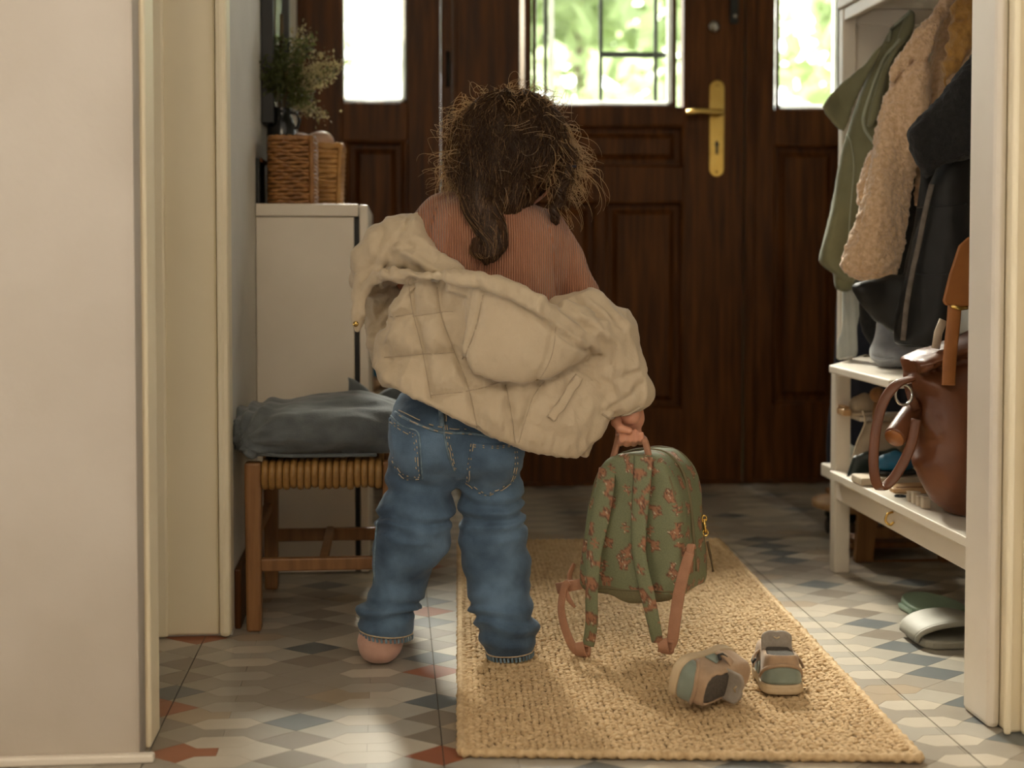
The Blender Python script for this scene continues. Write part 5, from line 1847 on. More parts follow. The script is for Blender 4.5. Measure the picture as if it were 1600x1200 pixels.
bp_ = thing('backpack', (OB.x, OB.y + .05, 0), 'sage green child backpack with animal print held by its pink-brown handle above the jute rug', 'backpack')
prof = [(-.086, bz(932)), (-.083, bz(880)), (-.074, bz(810)), (-.062, bz(758)), (-.044, bz(730)), (-.010, bz(716)), (.022, bz(714)), (.046, bz(722)), (.066, bz(745)), (.078, bz(790)), (.084, bz(850)), (.088, bz(922)),
        (.074, bz(936)), (.03, bz(950)), (-.02, bz(954)), (-.06, bz(945))]
prof = spline_closed([(u * 1.06, z) for u, z in prof], 3)
f = Field((-.12, -.03, bz(975)), (.12, .16, bz(700)), .0021)
d2 = poly_d(f.X, f.Z, prof)
u_ = np.clip(-d2 / .05, 0, 1)
bulge = np.sqrt(1 - (1 - u_) ** 2)
f.F = smax(d2 + 0 * f.Y, np.maximum((f.Y - (.112 + .030 * bulge)), (-.004 * bulge - f.Y)), .010)
V, Q = f.mesh(1)
N = normals(V, Q)
dd = vnoise(V, (26, 26, 18), 51) * .0045 + vnoise(V, (50, 50, 30), 52) * .0015
# dents beside the hanging point of the handle, lengthwise folds
dd += .003 * np.sin(V[:, 0] * 75 + V[:, 2] * 14) * np.clip((bz(760) - V[:, 2]) * 8, 0, 1) * (V[:, 1] < .02)
# seams: piping joint on both edges of the gusset
V = V + N * dd[:, None]
side = (N[:, 1] > -.55) & (V[:, 1] > .012)
cols = motifs(V[:, 0], V[:, 2], 4)
cols_s = motifs(V[:, 1], V[:, 2], 9)
cols[side] = cols_s[side]
basem = V[:, 2] < bz(930) + .0 * V[:, 0]
cols[basem] = np.array([.155, .135, .068])
Vw = np.array([OB.x, OB.y, 0]) + V[:, :1] * np.array(UB) + V[:, 1:2] * np.array(DB) + V[:, 2:3] * np.array([0, 0, 1.0])
bo_ = mesh_obj('body', Vw, Q, M['print'], bp_, True)
set_print(bo_, cols)
BB = bvh_of(Vw, Q)
# piping along the panel edge
zc0 = bz(840)
pp_ = [B(u * .955, .0020, zc0 + (z - zc0) * .972) for u, z in prof if z > bz(930)]
MB().tube(pp_, .0022, 6).build('piping', M['bag_plain'], bp_, True)
MB().tube([B(u * .985, .108, zc0 + (z - zc0) * .99) for u, z in prof if z > bz(930)], .0018, 6).build('piping', M['bag_plain'], bp_, True)
zl = [B(.086 + .002, y_, bz(830 + 90 * k)) for k, y_ in ((0, .05), (.5, .052), (1, .054))]
# zip along the crown of the gusset
ztrk = [B(u * 1.015, .052, z + .001) for u, z in prof if z > bz(905)]
ztrk.sort(key=lambda p: 0)
idx = [i for i, (u, z) in enumerate(prof) if z > bz(905)]
zp = [B(prof[i][0] * 1.02, .052, prof[i][1] + (.0015 if prof[i][1] > bz(760) else 0)) for i in idx]
MB().tube(zp, .0030, 6).build('zip', M['bag_plain'], bp_, True)
# bottom panel seam
sm_ = []
for u in np.linspace(-.066, .078, 20):
    p = Bw(985 + u * SB * math.cos(AB), 931 + 3 * math.sin(u * 20), 0)
    q = drape_pt(BB, p.x, p.z, .001)
    if q is not None: sm_.append(q)
if len(sm_) > 3: MB().tube(sm_, .0013, 5).build('bottom_seam', M['bag_plain'], bp_, True)


def strap(name, px_pts, ws, dlist, parent, seed, plain=None):
    n = 90
    path = np.array(spline([tuple(Bw(a, c, d)) for (a, c), d in zip(px_pts, dlist)], 16))
    w = np.interp(np.linspace(0, 1, len(path)), np.linspace(0, 1, len(ws)), ws) / SB
    nu = 13
    T = np.gradient(path, axis=0); T /= np.linalg.norm(T, axis=1, keepdims=True)
    S = np.array(UB)[None] - T * (T @ np.array(UB))[:, None]; S /= np.linalg.norm(S, axis=1, keepdims=True)
    Nn = np.cross(T, S)
    if Nn[0] @ np.array(DB) > 0: Nn = -Nn
    V, L, cs = [], np.concatenate([[0], np.cumsum(np.linalg.norm(np.diff(path, axis=0), axis=1))]), []
    for i in range(len(path)):
        for k in range(nu):
            t = k / (nu - 1) * 2 - 1
            V.append(path[i] + S[i] * (t * w[i] / 2) + Nn[i] * .0028 * (1 - t ** 4)); cs.append((t * w[i] / 2, L[i]))
    V = np.array(V); cs = np.array(cs)
    Qs = np.array([(i * nu + k, i * nu + k + 1, (i + 1) * nu + k + 1, (i + 1) * nu + k) for i in range(len(path) - 1) for k in range(nu - 1)])
    o = mesh_obj(name, V, Qs, M['print'] if plain is None else plain, parent, True)
    if plain is None: set_print(o, motifs(cs[:, 0], cs[:, 1], seed, .034))
    md = o.modifiers.new('thick', 'SOLIDIFY'); md.thickness = .0045; md.offset = 0
    for s in (-.5, .5):
        MB().tube([tuple(path[i] + S[i] * (s * w[i] * .94) + Nn[i] * .001) for i in range(len(path))], .0011, 5).build('edge_binding', M['bag_plain'], o, True)
    return o


strap('shoulder_strap', [(952, 736), (946, 770), (938, 820), (930, 870), (926, 930), (926, 985), (922, 1018)], [26, 30, 30, 24, 19, 19, 17], [.004, -.012, -.014, -.016, -.018, -.016, -.012], bp_, 21)
strap('shoulder_strap', [(1003, 718), (999, 770), (995, 830), (996, 880), (1007, 940), (1017, 990), (1022, 1016)], [30, 28, 24, 20, 22, 19, 16], [-.006, -.013, -.016, -.018, -.02, -.018, -.014], bp_, 22)
# webbing tails, ladder locks and side tabs
for lock, web, ws in (((913, 1026), [(908, 1030), (897, 1018), (885, 985), (881, 955), (886, 925), (893, 917)], (15, 15, 14, 12, 12, 11)),
                      ((1034, 1024), [(1034, 1030), (1043, 1015), (1047, 985), (1052, 945), (1060, 905), (1068, 874)], (16, 18, 19, 19, 18, 15))):
    P = spline([tuple(Bw(a, c, -.012 + .001 * k)) for k, (a, c) in enumerate(web)], 6)
    wl_ = np.interp(np.linspace(0, 1, len(P)), np.linspace(0, 1, len(ws)), ws) / SB
    MB().ribbon(P, list(wl_), .0030, side=tuple(UB)).build('webbing', M['strap'], bp_, True)
    c = Bw(lock[0], lock[1], -.013)
    lk = MB()
    lk.tube([c + UB * (a * .012) + Vector((0, 0, b_ * .0085)) for a, b_ in ((-1, -1), (1, -.7), (1.1, 1), (-.8, 1))], .0034, 8, closed=True)
    lk.build('strap_loop', M['strap'], bp_, True)
    lp = MB().ribbon(spline([tuple(c + UB * x_ + Vector((0, 0, z_)) + DB * d_) for x_, z_, d_ in ((-.006, .012, -.002), (-.002, .0, -.006), (.001, -.010, -.002), (.002, -.008, .006), (-.002, .008, .006))], 5), .017, .003, side=tuple(UB))
    lp.build('strap_fold', M['strap'], bp_, True)
tb = MB().ribbon([tuple(Bw(876, 927, .004)), tuple(Bw(893, 924, .002)), tuple(Bw(914, 920, .003))], .018, .004, side=(0, 0, 1)); tb.build('side_tab', M['strap'], bp_, True)
tb = MB().ribbon(spline([tuple(Bw(906, 888, .03)), tuple(Bw(898, 905, .02)), tuple(Bw(897, 922, .005))], 4), .014, .0035, side=tuple(DB)); tb.build('side_tab', M['strap'], bp_, True)
tb = MB().ribbon(spline([tuple(Bw(1064, 905, -.006)), tuple(Bw(1068, 880, -.005)), tuple(Bw(1071, 862, -.002)), tuple(Bw(1074, 866, .004))], 5), .013, .004, side=tuple(UB)); tb.build('side_tab', M['strap'], bp_, True)
MB().ribbon([tuple(Bw(887, 925, -.004)), tuple(Bw(893, 945, -.006)), tuple(Bw(902, 958, -.007))], [.006, .009, .004], .0025, side=tuple(UB)).build('strap_tail', M['strap'], bp_, True)
# grab handle through the hand
hp = spline([tuple(Bw(959, 730, .008)), tuple(Bw(966, 700, .010)), (HG.x - .019, HG.y + .001, HG.z - .006), (HG.x - .006, HG.y + .001, HG.z - .0028), (HG.x + .008, HG.y + .001, HG.z - .003), (HG.x + .020, HG.y + .001, HG.z - .008),
             tuple(Bw(1008, 696, .010)), tuple(Bw(1014, 724, .008))], 6)
m_h = len(hp)
MB().ribbon(hp, [.013 - .005 * math.sin(math.pi * i / (m_h - 1)) for i in range(m_h)], .0062, side=tuple(UB * .55 + Vector((0, -.35, 0)))).build('grab_handle', M['strap'], bp_, True)
# zip pulls at the right side
pa, pb, pc_, pd = Bw(1112, 820, .102), Bw(1114, 842, .102), Bw(1117, 856, .102), Bw(1125, 905, .100)
zpz = MB().tube([pa + Vector((.004 * math.cos(a), 0, .006 * math.sin(a))) for a in np.linspace(0, 2 * math.pi, 12, endpoint=False)], .0018, 6, closed=True).build('zip_pull', M['brass'], bp_, True)
MB().tube([pa, pb], .0030, 7).build('zip_slider', M['brass'], bp_, True)
MB().tube([pb + Vector((.0045 * math.cos(a), 0, .0055 * math.sin(a))) for a in np.linspace(0, 2 * math.pi, 12, endpoint=False)], .0016, 6, closed=True).build('zip_ring', M['brass'], bp_, True)
MB().tube(spline([tuple(pc_), tuple((pc_ + pd) / 2 + Vector((.0005, 0, 0))), tuple(pd)], 4), [.0022] * 5 + [.0016, .0015, .0014, .0024], 7).build('pull_cord', M['stem'], bp_, True)

# ------------------------------------------------------------------ small shoes on the rug
RZ = RUGZ + .0006


def kid_shoe(label, loc, rot):
    """toe towards +Y, heel at the origin; sole on z=0"""
    t = thing('child_sneaker', (0, 0, 0), label, 'shoe')
    out = [(-.034, .012), (-.035, .035), (-.033, .065), (-.036, .10), (-.030, .128), (-.012, .142), (.010, .142), (.030, .128), (.038, .10), (.035, .065), (.036, .035), (.034, .012), (.020, -.006), (-.020, -.006)]
    out = spline_closed(out, 3)
    # sole: foxing with a slight toe spring
    f = Field((-.05, -.025, -.004), (.05, .16, .09), .0026)
    d2 = poly_d(f.X, f.Y, out)
    zt_ = .018 + .006 * np.clip((f.Y - .10) / .04, 0, 1)
    f.F = smax(d2 + 0 * f.Z, np.maximum(f.Z - zt_, .0012 + .010 * np.clip((f.Y - .11) / .03, 0, 1) ** 2 - f.Z), .004)
    f.F = f.F + .0010 * (np.abs(f.Z - .0115) < .0012)
    V, Q = f.mesh(1); mesh_obj('sole', V, Q, M['sole'], t, True)
    # upper
    f = Field((-.05, -.025, .008), (.05, .16, .10), .0026)
    top = .046 + .018 * np.exp(-((f.Y - .005) / .03) ** 2) * 0 + np.where(f.Y < .06, .0, -.0)
    k = np.clip(f.Z / .06, 0, 1)
    inset = .002 + .0065 * k ** 1.6
    zt2 = .062 - .10 * np.clip(f.Y - .045, 0, 1) ** 1.0 * .42 + .004 * np.exp(-((f.Y) / .02) ** 2)
    f.F = smax(d2 + inset, f.Z - zt2, .010)
    inner = d2 + inset + .0055
    f.F = smax(f.F, -smax(smax(inner + 0 * f.Z, .018 - f.Z, .006), f.Y - .076, .006), .003)
    V, Q = f.mesh(1); up = mesh_obj('upper', V, Q, M['shoe_tan'], t, True)
    UPB = bvh_of(V, Q)
    # lining
    V2, Q2 = V.copy(), Q
    f2 = Field((-.05, -.02, .008), (.05, .09, .07), .003)
    d2b = poly_d(f2.X, f2.Y, out)
    zt3 = .0605
    sh_ = smax(d2b + .0072 + .0065 * np.clip(f2.Z / .06, 0, 1) ** 1.6, f2.Z - zt3, .003)
    f2.F = smax(sh_, -smax(sh_ + .0028, .022 - f2.Z, .003), .002)
    f2.F = smax(f2.F, f2.Y - .074, .003)
    V, Q = f2.mesh(1); mesh_obj('lining', V, Q, M['shoe_grey'], t, True)

    def hug(name, pts, m, off, th, nu=9, nv=7):
        """patch hugging the outside at the heel: pts rows of (angle, z) around the heel"""
        Vp = []
        for a, z in pts:
            d = Vector((math.sin(a), -math.cos(a), 0)).normalized(); o = Vector((0, .030, z))
            h = UPB.ray_cast(o + d * .1, -d)
            p = h[0] if h[0] is not None else o + d * .02
            Vp.append(p + d * off)
        return Vp
    # heel counter in sage with tan arch above
    nu, nv = 15, 7
    Vp = []
    for j in range(nv):
        for i in range(nu):
            a = (i / (nu - 1) * 2 - 1) * 1.30
            topz = .047 - .020 * (abs(a) / 1.3) ** 2.2
            z = .0185 + (topz - .0185) * j / (nv - 1)
            Vp.append((a, z))
    P = hug('heel', Vp, M['shoe_sage'], .0012, .002)
    Qp = [(j * nu + i, j * nu + i + 1, (j + 1) * nu + i + 1, (j + 1) * nu + i) for j in range(nv - 1) for i in range(nu - 1)]
    o = mesh_obj('heel_counter', np.array(P), Qp, M['shoe_sage'], t, True)
    md = o.modifiers.new('thick', 'SOLIDIFY'); md.thickness = .0016
    arc = hug('arc', [(a, .047 - .020 * (abs(a) / 1.3) ** 2.2 + .002) for a in np.linspace(-1.45, 1.45, 17)], None, .0014, 0)
    MB().tube(arc, .0032, 7).build('heel_overlay', M['shoe_tan'], t, True)
    for sx in (-1, 1):
        Vq = []
        for (y, z) in ((.050, .020), (.085, .020), (.075, .034), (.055, .040)):
            d = Vector((sx, 0, 0)); h = UPB.ray_cast(Vector((sx * .1, y, z)), -d)
            Vq.append((h[0] if h[0] is not None else Vector((sx * .025, y, z))) + d * .0014)
        o = mesh_obj('side_overlay', np.array(Vq), [(0, 1, 2, 3)], M['shoe_sage'], t, False)
        md = o.modifiers.new('thick', 'SOLIDIFY'); md.thickness = .0016
    # tongue standing up
    f = Field((-.04, .03, .03), (.04, .10, .115), .0026)
    tw_ = .026 - .012 * np.clip((f.Z - .075) / .025, 0, 1) ** 2
    f.F = smax(smax(np.abs(f.X) - tw_, np.abs(f.Y - .070) - .0040, .004), f.Z - (.0855 - 22 * (np.abs(f.X) - .009) ** 2), .003)
    f.F = smax(f.F, .042 - f.Z, .003)
    V, Q = f.mesh(1); V[:, 1] += (V[:, 2] - .05) * .12 - 6 * V[:, 0] ** 2
    tg_ = mesh_obj('tongue', V, Q, M['tongue'], t, True)
    MB().tube([(-.005, .0682, .076), (0, .0672, .0735), (.005, .0682, .076)], .0013, 6).build('pull_loop', M['sole'], tg_, True)
    # strap with hook and loop end
    MB().ribbon(spline([(-.038, .074, .024), (-.036, .078, .042), (-.020, .086, .052), (.010, .088, .052), (.032, .082, .044), (.041, .074, .034), (.046, .070, .024)], 5), .017, .003, side=(0, 1, -.3)).build('strap', M['shoe_tan'], t, True)
    MB().tube([(-.036, .060, .042), (-.040, .063, .035), (-.040, .073, .035), (-.036, .078, .042)], .0022, 6).build('strap_ring', M['black'], t, True)
    MB().box(-.020, .020, .10, .104, .0005, .0025).build('tread', M['shoe_grey'], t)
    t.rotation_euler = rot; t.scale = (.93, .93, .95)
    t.location = loc
    return t


p = G(1221, 1085, RZ)
kid_shoe('small tan and sage shoe standing upright, heel towards the viewer, right of the tipped one', (p.x + .0015, p.y - .004, RZ), (0, 0, R(-6)))
p = G(1100, 1112, RZ)
tip_shoe = kid_shoe('small tan and sage shoe tipped on its side, its opening towards the viewer', (p.x - .046, p.y + .014, RZ + .0385), (R(2), R(104), R(-48)))

bpy.context.view_layer.update()
lo_z = min((ch.matrix_world @ Vector(c)).z for ch in tip_shoe.children for c in [v.co for v in ch.data.vertices])
tip_shoe.location.z += RZ + .0004 - lo_z

# ------------------------------------------------------------------ slides at the right edge
def slide(label, Y, px0, px1, ptop, m, depth, lean):
    a, c = W(px0, 1000, Y), W(px1, 1000, Y)
    zt_ = W(px0, ptop, Y).z
    t = thing('slide_sandal', ((a.x + c.x) / 2, Y, 0), label, 'sandal')
    w = c.x - a.x
    MB().prism(spline_closed([(a.x + w * .04, Y - depth * .7), (a.x + w * .5, Y - depth * .85), (a.x + w * .96, Y - depth * .7), (a.x + w * .98, Y + depth * .6), (a.x + w * .7, Y + depth * 1.5), (a.x + w * .3, Y + depth * 1.5), (a.x + w * .02, Y + depth * .6)], 4),
               'z', .0005, .016).build('sole', m, t, bevel=.004)
    b = []
    for k in range(15):
        an = math.pi * k / 14
        b.append((a.x + w * .5 - w * .54 * math.cos(an), Y, .010 + (zt_ - .014) * math.sin(an) ** .75 + lean * k / 14 * math.sin(an)))
    bd = MB().ribbon(b, [depth * (1.05 + .35 * math.sin(math.pi * k / 14)) for k in range(15)], .009, side=(0, 1, 0))
    o = bd.build('band', m, t, True)
    MB().tube([(p[0], p[1] - depth * .5 * (1.05 + .35 * math.sin(math.pi * k / 14)), p[2]) for k, p in enumerate(b)], .0052, 8).build('band_edge', m, t, True)
    return t


slide('grey-green rubber slide in front of the mint one, its band arching over a dark hollow', 2.42, 1424, 1530, 966, M['clog_grey'], .075, .012)
slide('mint green rubber slide just behind the grey-green one', 2.62, 1417, 1500, 958, M['mint'], .06, .0)
# ------------------------------------------------------------------ hall stand with bench on the right
XBF = .943
LG = .034
hs = thing('hall_stand', (1.15, 2.5, 0), 'white hall stand with slatted shoe bench, top shelf and panelled end, on the right wall', 'hall stand')
ZTS = .454
ZS = .2215
YE = 2.955
# front post at the far end, and the rest of the frame
MB().box(XBF, XBF + LG, YE, YE + LG, 0, ZTS - .0165).build('leg', M['white'], hs, bevel=.003)
MB().box(XR - LG - .004, XR - .004, YE, YE + LG, 0, ZTS - .0165).build('leg', M['white'], hs, bevel=.003)
MB().box(XBF, XBF + LG, 2.10, 2.10 + LG, 0, ZS - .0185).build('leg', M['white'], hs, bevel=.003)
MB().box(XR - LG - .004, XR - .004, 2.10, 2.10 + LG, 0, ZS - .0185).build('leg', M['white'], hs, bevel=.003)
# top shelf (cut corner at the far end)
MB().prism([(.902, 2.515), (.902, 2.872), (1.07, 3.155), (XR - .003, 3.155), (XR - .003, 2.515)], 'z', ZTS - .016, ZTS).build('top_shelf', M['white'], hs, bevel=.003)
# lower seat: long boards on an apron
MB().box(XBF + .001, XBF + .022, 2.1345, YE - .0005, ZS - .062, ZS - .0175).build('apron', M['white'], hs, bevel=.003)
MB().box(XBF + .036, XR - .04, 2.97, 2.988, ZS - .055, ZS - .0175).build('apron', M['white'], hs, bevel=.003)
xs_ = np.linspace(XBF - .012, XR - .006, 6)
for i in range(5):
    y1 = 2.954 if i == 0 else 2.99
    MB().box(xs_[i], xs_[i + 1] - .004, 2.095, y1, ZS - .017, ZS).build('seat_board', M['white'], hs, bevel=.002)
MB().box(XBF + .004, XBF + .06, 2.9905, 3.07, ZS - .028, ZS).build('seat_board', M['white'], hs, bevel=.003)
# narrow middle shelf at the far end
MB().box(XBF + LG + .001, XR - .006, 2.90, 2.99, .332, .342).build('middle_shelf', M['white'], hs, bevel=.002)
# end panel with recessed field under the overhead shelf
yp = 3.02
xp0 = W(1314, 100, yp).x
ztop = W(1320, 14, yp).z
MB().box(xp0, xp0 + .030, yp - .012, yp + .016, ZTS + .0005, ztop).build('stile', M['white'], hs, bevel=.003)
MB().box(XR - .05, XR - .004, yp - .012, yp + .016, ZTS + .0005, ztop).build('stile', M['white'], hs, bevel=.003)
MB().box(xp0 + .0305, XR - .0505, yp - .0115, yp + .0155, W(1400, 40, yp).z, ztop).build('rail', M['white'], hs, bevel=.003)
MB().box(xp0 + .0305, XR - .0505, yp - .0115, yp + .0155, .78, .84).build('rail', M['white'], hs, bevel=.003)
MB().box(xp0 + .0305, XR - .0505, yp + .002, yp + .010, .84, W(1400, 40, yp).z).build('panel', M['white'], hs)
MB().box(xp0 - .004, XR - .004, 2.12, yp + .017, ztop + .0005, ztop + .022).build('overhead_shelf', M['white'], hs, bevel=.003)
MB().box(xp0 + .002, xp0 + .016, 2.13, yp - .0125, ztop - .028, ztop).build('valance', M['white'], hs, bevel=.003)
MB().box(XR - .022, XR - .003, 2.12, yp - .0125, 1.06, 1.14).build('peg_rail', M['white'], hs, bevel=.003)
for i, y in enumerate((2.30, 2.46, 2.62, 2.76, 2.90)):
    MB().tube([(XR - .022, y, 1.10), (XR - .06, y, 1.105), (XR - .085, y, 1.12)], [.006, .006, .009], 8).build('peg', M['wood_light'], hs, True)
pk = W(1431, 806, 2.62)
MB().tube(spline([(XBF - .0005, 2.60, pk.z + .012), (XBF - .012, 2.598, pk.z + .008), (XBF - .016, 2.596, pk.z - .004), (XBF - .008, 2.595, pk.z - .012), (XBF - .0005, 2.595, pk.z - .006)], 4), .0024, 7).build('cup_hook', M['brass'], hs, True)


# ------------------------------------------------------------------ coats
def coat(name, label, cat, Y, layers, m, parts=(), h=.005, disp=None, origin=None, group=None, pname='shell'):
    """layers: (outline px, dy, thickness, rim, kind)"""
    allp = [W(a, c, Y) for L in layers for a, c in L[0]]
    lo = Vector((min(p.x for p in allp) - .03, min(Y + L[1] - L[2] for L in layers) - .03, min(p.z for p in allp) - .03))
    hi = Vector((max(p.x for p in allp) + .03, max(Y + L[1] + L[2] for L in layers) + .03, max(p.z for p in allp) + .03))
    t = thing(name, ((lo.x + hi.x) / 2, Y, lo.z + .03), label, cat, group)
    f = Field(lo, hi, h)
    for L in layers:
        pts = cz_smooth(L[0], Y + L[1])
        y0 = Y + L[1]
        wob = (L[5] if len(L) > 5 else .012) * np.sin(f.X * 42 + L[1] * 300 + np.sin(f.Z * 7) * 1.5)
        f.F = smin(f.F, f.lens(pts, y0 + wob, L[2], L[3], .005), L[4] if len(L) > 4 else .006)
    o, V, Q = soft(pname, f, m, t, disp, 1)
    return t, o, V, Q


def cz_smooth(pts, Y):
    q = XZ(pts, Y)
    return np.array(spline_closed([tuple(a) for a in q], 2))


def cloth_noise(a=.004, b_=.0015):
    return lambda V, N: vnoise(V, (22, 22, 7), 61) * a + vnoise(V, (60, 60, 25), 62) * b_


def on_mesh(V, Q, pts, Y, off=.002, dens=6):
    T = bvh_of(V, Q); out = []
    for a, c in spline(pts, dens):
        w = W(a, c, Y)
        p = drape_pt(T, w.x, w.z, off)
        if p is not None: out.append(p)
    return out


# olive jacket, farthest
Yo = 2.93
t, o, V, Q = coat('olive_jacket', 'olive green cotton jacket with turned-up collar, hanging farthest on the hall stand', 'jacket', Yo, [
    ([(1404, 34), (1420, 16), (1427, 22), (1424, 60), (1416, 130), (1400, 220), (1372, 330), (1345, 430), (1330, 440), (1302, 428), (1277, 408), (1290, 360), (1306, 300), (1318, 240), (1332, 180), (1352, 120), (1382, 70)], .0, .030, .05),
    ([(1382, 62), (1345, 104), (1312, 134), (1283, 166), (1298, 190), (1322, 206), (1338, 160), (1352, 124)], -.025, .008, .02, .004),
    ([(1420, 18), (1428, 24), (1424, 52), (1400, 90), (1368, 180), (1352, 200), (1372, 130), (1402, 60)], -.04, .012, .02, .004),
    ([(1304, 400), (1330, 410), (1340, 452), (1305, 452)], .02, .02, .02, .004)], M['olive'], disp=cloth_noise())
for pts in ([(1395, 48), (1362, 105), (1335, 180), (1320, 245), (1306, 310), (1284, 385)], [(1404, 62), (1375, 110), (1352, 170), (1350, 200), (1362, 225)], [(1419, 20), (1404, 42), (1396, 62)]):
    P = on_mesh(V, Q, pts, Yo - .03)
    if len(P) > 3: MB().tube(P, .0034, 6).build('edge_binding', M['sage_line'], t, True)
P = on_mesh(V, Q, [(1330, 190), (1338, 260), (1330, 340), (1322, 420)], Yo - .03)
if len(P) > 3: MB().tube(P, .0016, 5).build('seam', M['sage_line'], t, True)

# sherpa jacket
Ys = 2.80
fur = lambda V, N: vnoise(V, (18, 18, 8), 71) * .004 + vnoise(V, 110, 72) * .0035 + vnoise(V, 230, 73) * .0022
t, o, V, Q = coat('sherpa_jacket', 'fluffy tan sherpa jacket with its sleeve hanging in front, between olive and black jackets', 'jacket', Ys, [
    ([(1400, 118), (1424, 100), (1446, 96), (1446, 160), (1436, 230), (1424, 310), (1414, 385), (1400, 430), (1376, 442), (1344, 436), (1320, 420), (1322, 395), (1338, 340), (1352, 285), (1364, 240), (1376, 185)], -.03, .034, .04),
    ([(1480, -20), (1452, 22), (1430, 48), (1412, 80), (1394, 112), (1398, 130), (1408, 118), (1428, 96), (1448, 94), (1462, 50), (1490, 5)], -.055, .014, .02, .003),
    ([(1510, -10), (1485, 10), (1468, 40), (1456, 92), (1444, 160), (1436, 240), (1434, 320), (1470, 330), (1515, 300), (1520, 60)], .01, .040, .05, .003),
    ([(1360, 235), (1348, 270), (1340, 305), (1350, 330), (1380, 300), (1385, 230)], .02, .02, .03, .003)], M['sherpa'], h=.0042, disp=fur)
P = on_mesh(V, Q, [(1388, 150), (1366, 235), (1345, 320), (1330, 392)], Ys - .06, .0005)
if len(P) > 3: MB().tube(P, .003, 6).build('sleeve_seam', M['sherpa'], t, True)
P = on_mesh(V, Q, [(1334, 424), (1352, 430), (1374, 433), (1392, 428)], Ys - .06, .001)
if len(P) > 3: MB().tube(P, .0045, 6).build('cuff_opening', M['sherpa'], t, True)

# mustard knit between sherpa and black
t, o, V, Q = coat('mustard_scarf', 'mustard yellow chunky knit scarf hanging between the sherpa and black jackets', 'scarf', 2.66, [
    ([(1502, -20), (1492, 10), (1486, 50), (1480, 85), (1474, 122), (1490, 118), (1506, 95), (1525, 60), (1530, -20)], 0, .022, .03)], M['mustard'],
    disp=lambda V, N: vnoise(V, (90, 90, 60), 74) * .006 + np.sin(V[:, 2] * 170) * .003, pname='knit')
MB().tube(spline([tuple(W(1478, 120, 2.65)), tuple(W(1476, 128, 2.65)), tuple(W(1479, 136, 2.65))], 3), .0025, 6).build('fringe', M['mustard'], t, True)

# black jacket with fleece collar
Yk = 2.62
t, o, V, Q = coat('black_jacket', 'long charcoal black jacket with fleece collar, nearest the doorway', 'jacket', Yk, [
    ([(1525, 150), (1500, 200), (1470, 250), (1452, 285), (1446, 320), (1434, 370), (1424, 420), (1414, 470), (1408, 510), (1405, 535), (1425, 541), (1456, 542), (1474, 538), (1486, 490), (1500, 440), (1530, 390)], .0, .045, .05),
    ([(1444, 240), (1432, 300), (1424, 360), (1412, 430), (1420, 470), (1480, 470), (1500, 300), (1480, 240)], .045, .015, .03, .003),
    ([(1380, 435), (1410, 430), (1430, 440), (1418, 480), (1408, 520), (1385, 512), (1360, 490), (1340, 468), (1328, 448), (1342, 440)], .045, .028, .04, .003)], M['charcoal'],
    disp=cloth_noise(.004, .002))
f = None
cb, _, _, _ = coat('collar_tmp', 'x', 'x', Yk, [
    ([(1530, 88), (1508, 98), (1490, 118), (1474, 142), (1450, 172), (1422, 202), (1420, 215), (1430, 244), (1450, 278), (1462, 262), (1490, 250), (1530, 230)], -.05, .030, .035)], M['black_fleece'], h=.0042,
    disp=lambda V, N: vnoise(V, 110, 75) * .003 + vnoise(V, (20, 20, 12), 76) * .004)
for ch in list(cb.children):
    d = wloc(cb) - wloc(t)
    ch.parent = t; ch.location = Vector(ch.location) + d; ch.name = 'collar'
bpy.data.objects.remove(cb)
P = on_mesh(V, Q, [(1456, 288), (1446, 330), (1434, 385), (1424, 430), (1416, 475), (1411, 530)], Yk - .03, .004)
P = [Vector(W(a, c, Yk - .034)) for a, c in spline([(1456, 288), (1447, 325), (1436, 380), (1426, 425), (1417, 475), (1411, 532)], 6)]
MB().ribbon(P, .010, .006, side=(1, -.5, 0)).build('zip_facing', M['zip_lining'], t, True)
for k in range(3):
    a = [(1440, 322), (1470, 322), (1510, 318)], [(1424, 425), (1460, 430), (1510, 424)], [(1408, 536), (1440, 541), (1470, 538)]
    P = on_mesh(V, Q, a[k], Yk - .05, .0005)
    if len(P) > 3: MB().tube(P, .0014, 5).build('seam', M['black'], t, True)

t, o, V, Q = coat('black_cardigan', 'black cardigan glimpsed between the sherpa and charcoal black jackets, above the top shelf', 'cardigan', 2.875, [
    ([(1405, 230), (1445, 220), (1460, 300), (1470, 470), (1466, 545), (1420, 556), (1372, 548), (1348, 520), (1342, 480), (1352, 440), (1390, 400)], .0, .011, .02, .003, .002)], M['black_fleece'], disp=cloth_noise(.002), pname='knit')
P = on_mesh(V, Q, [(1350, 522), (1378, 546), (1420, 552), (1460, 545)], 2.85, .001)
if len(P) > 3: MB().tube(P, .0025, 6).build('hem_band', M['charcoal'], t, True)

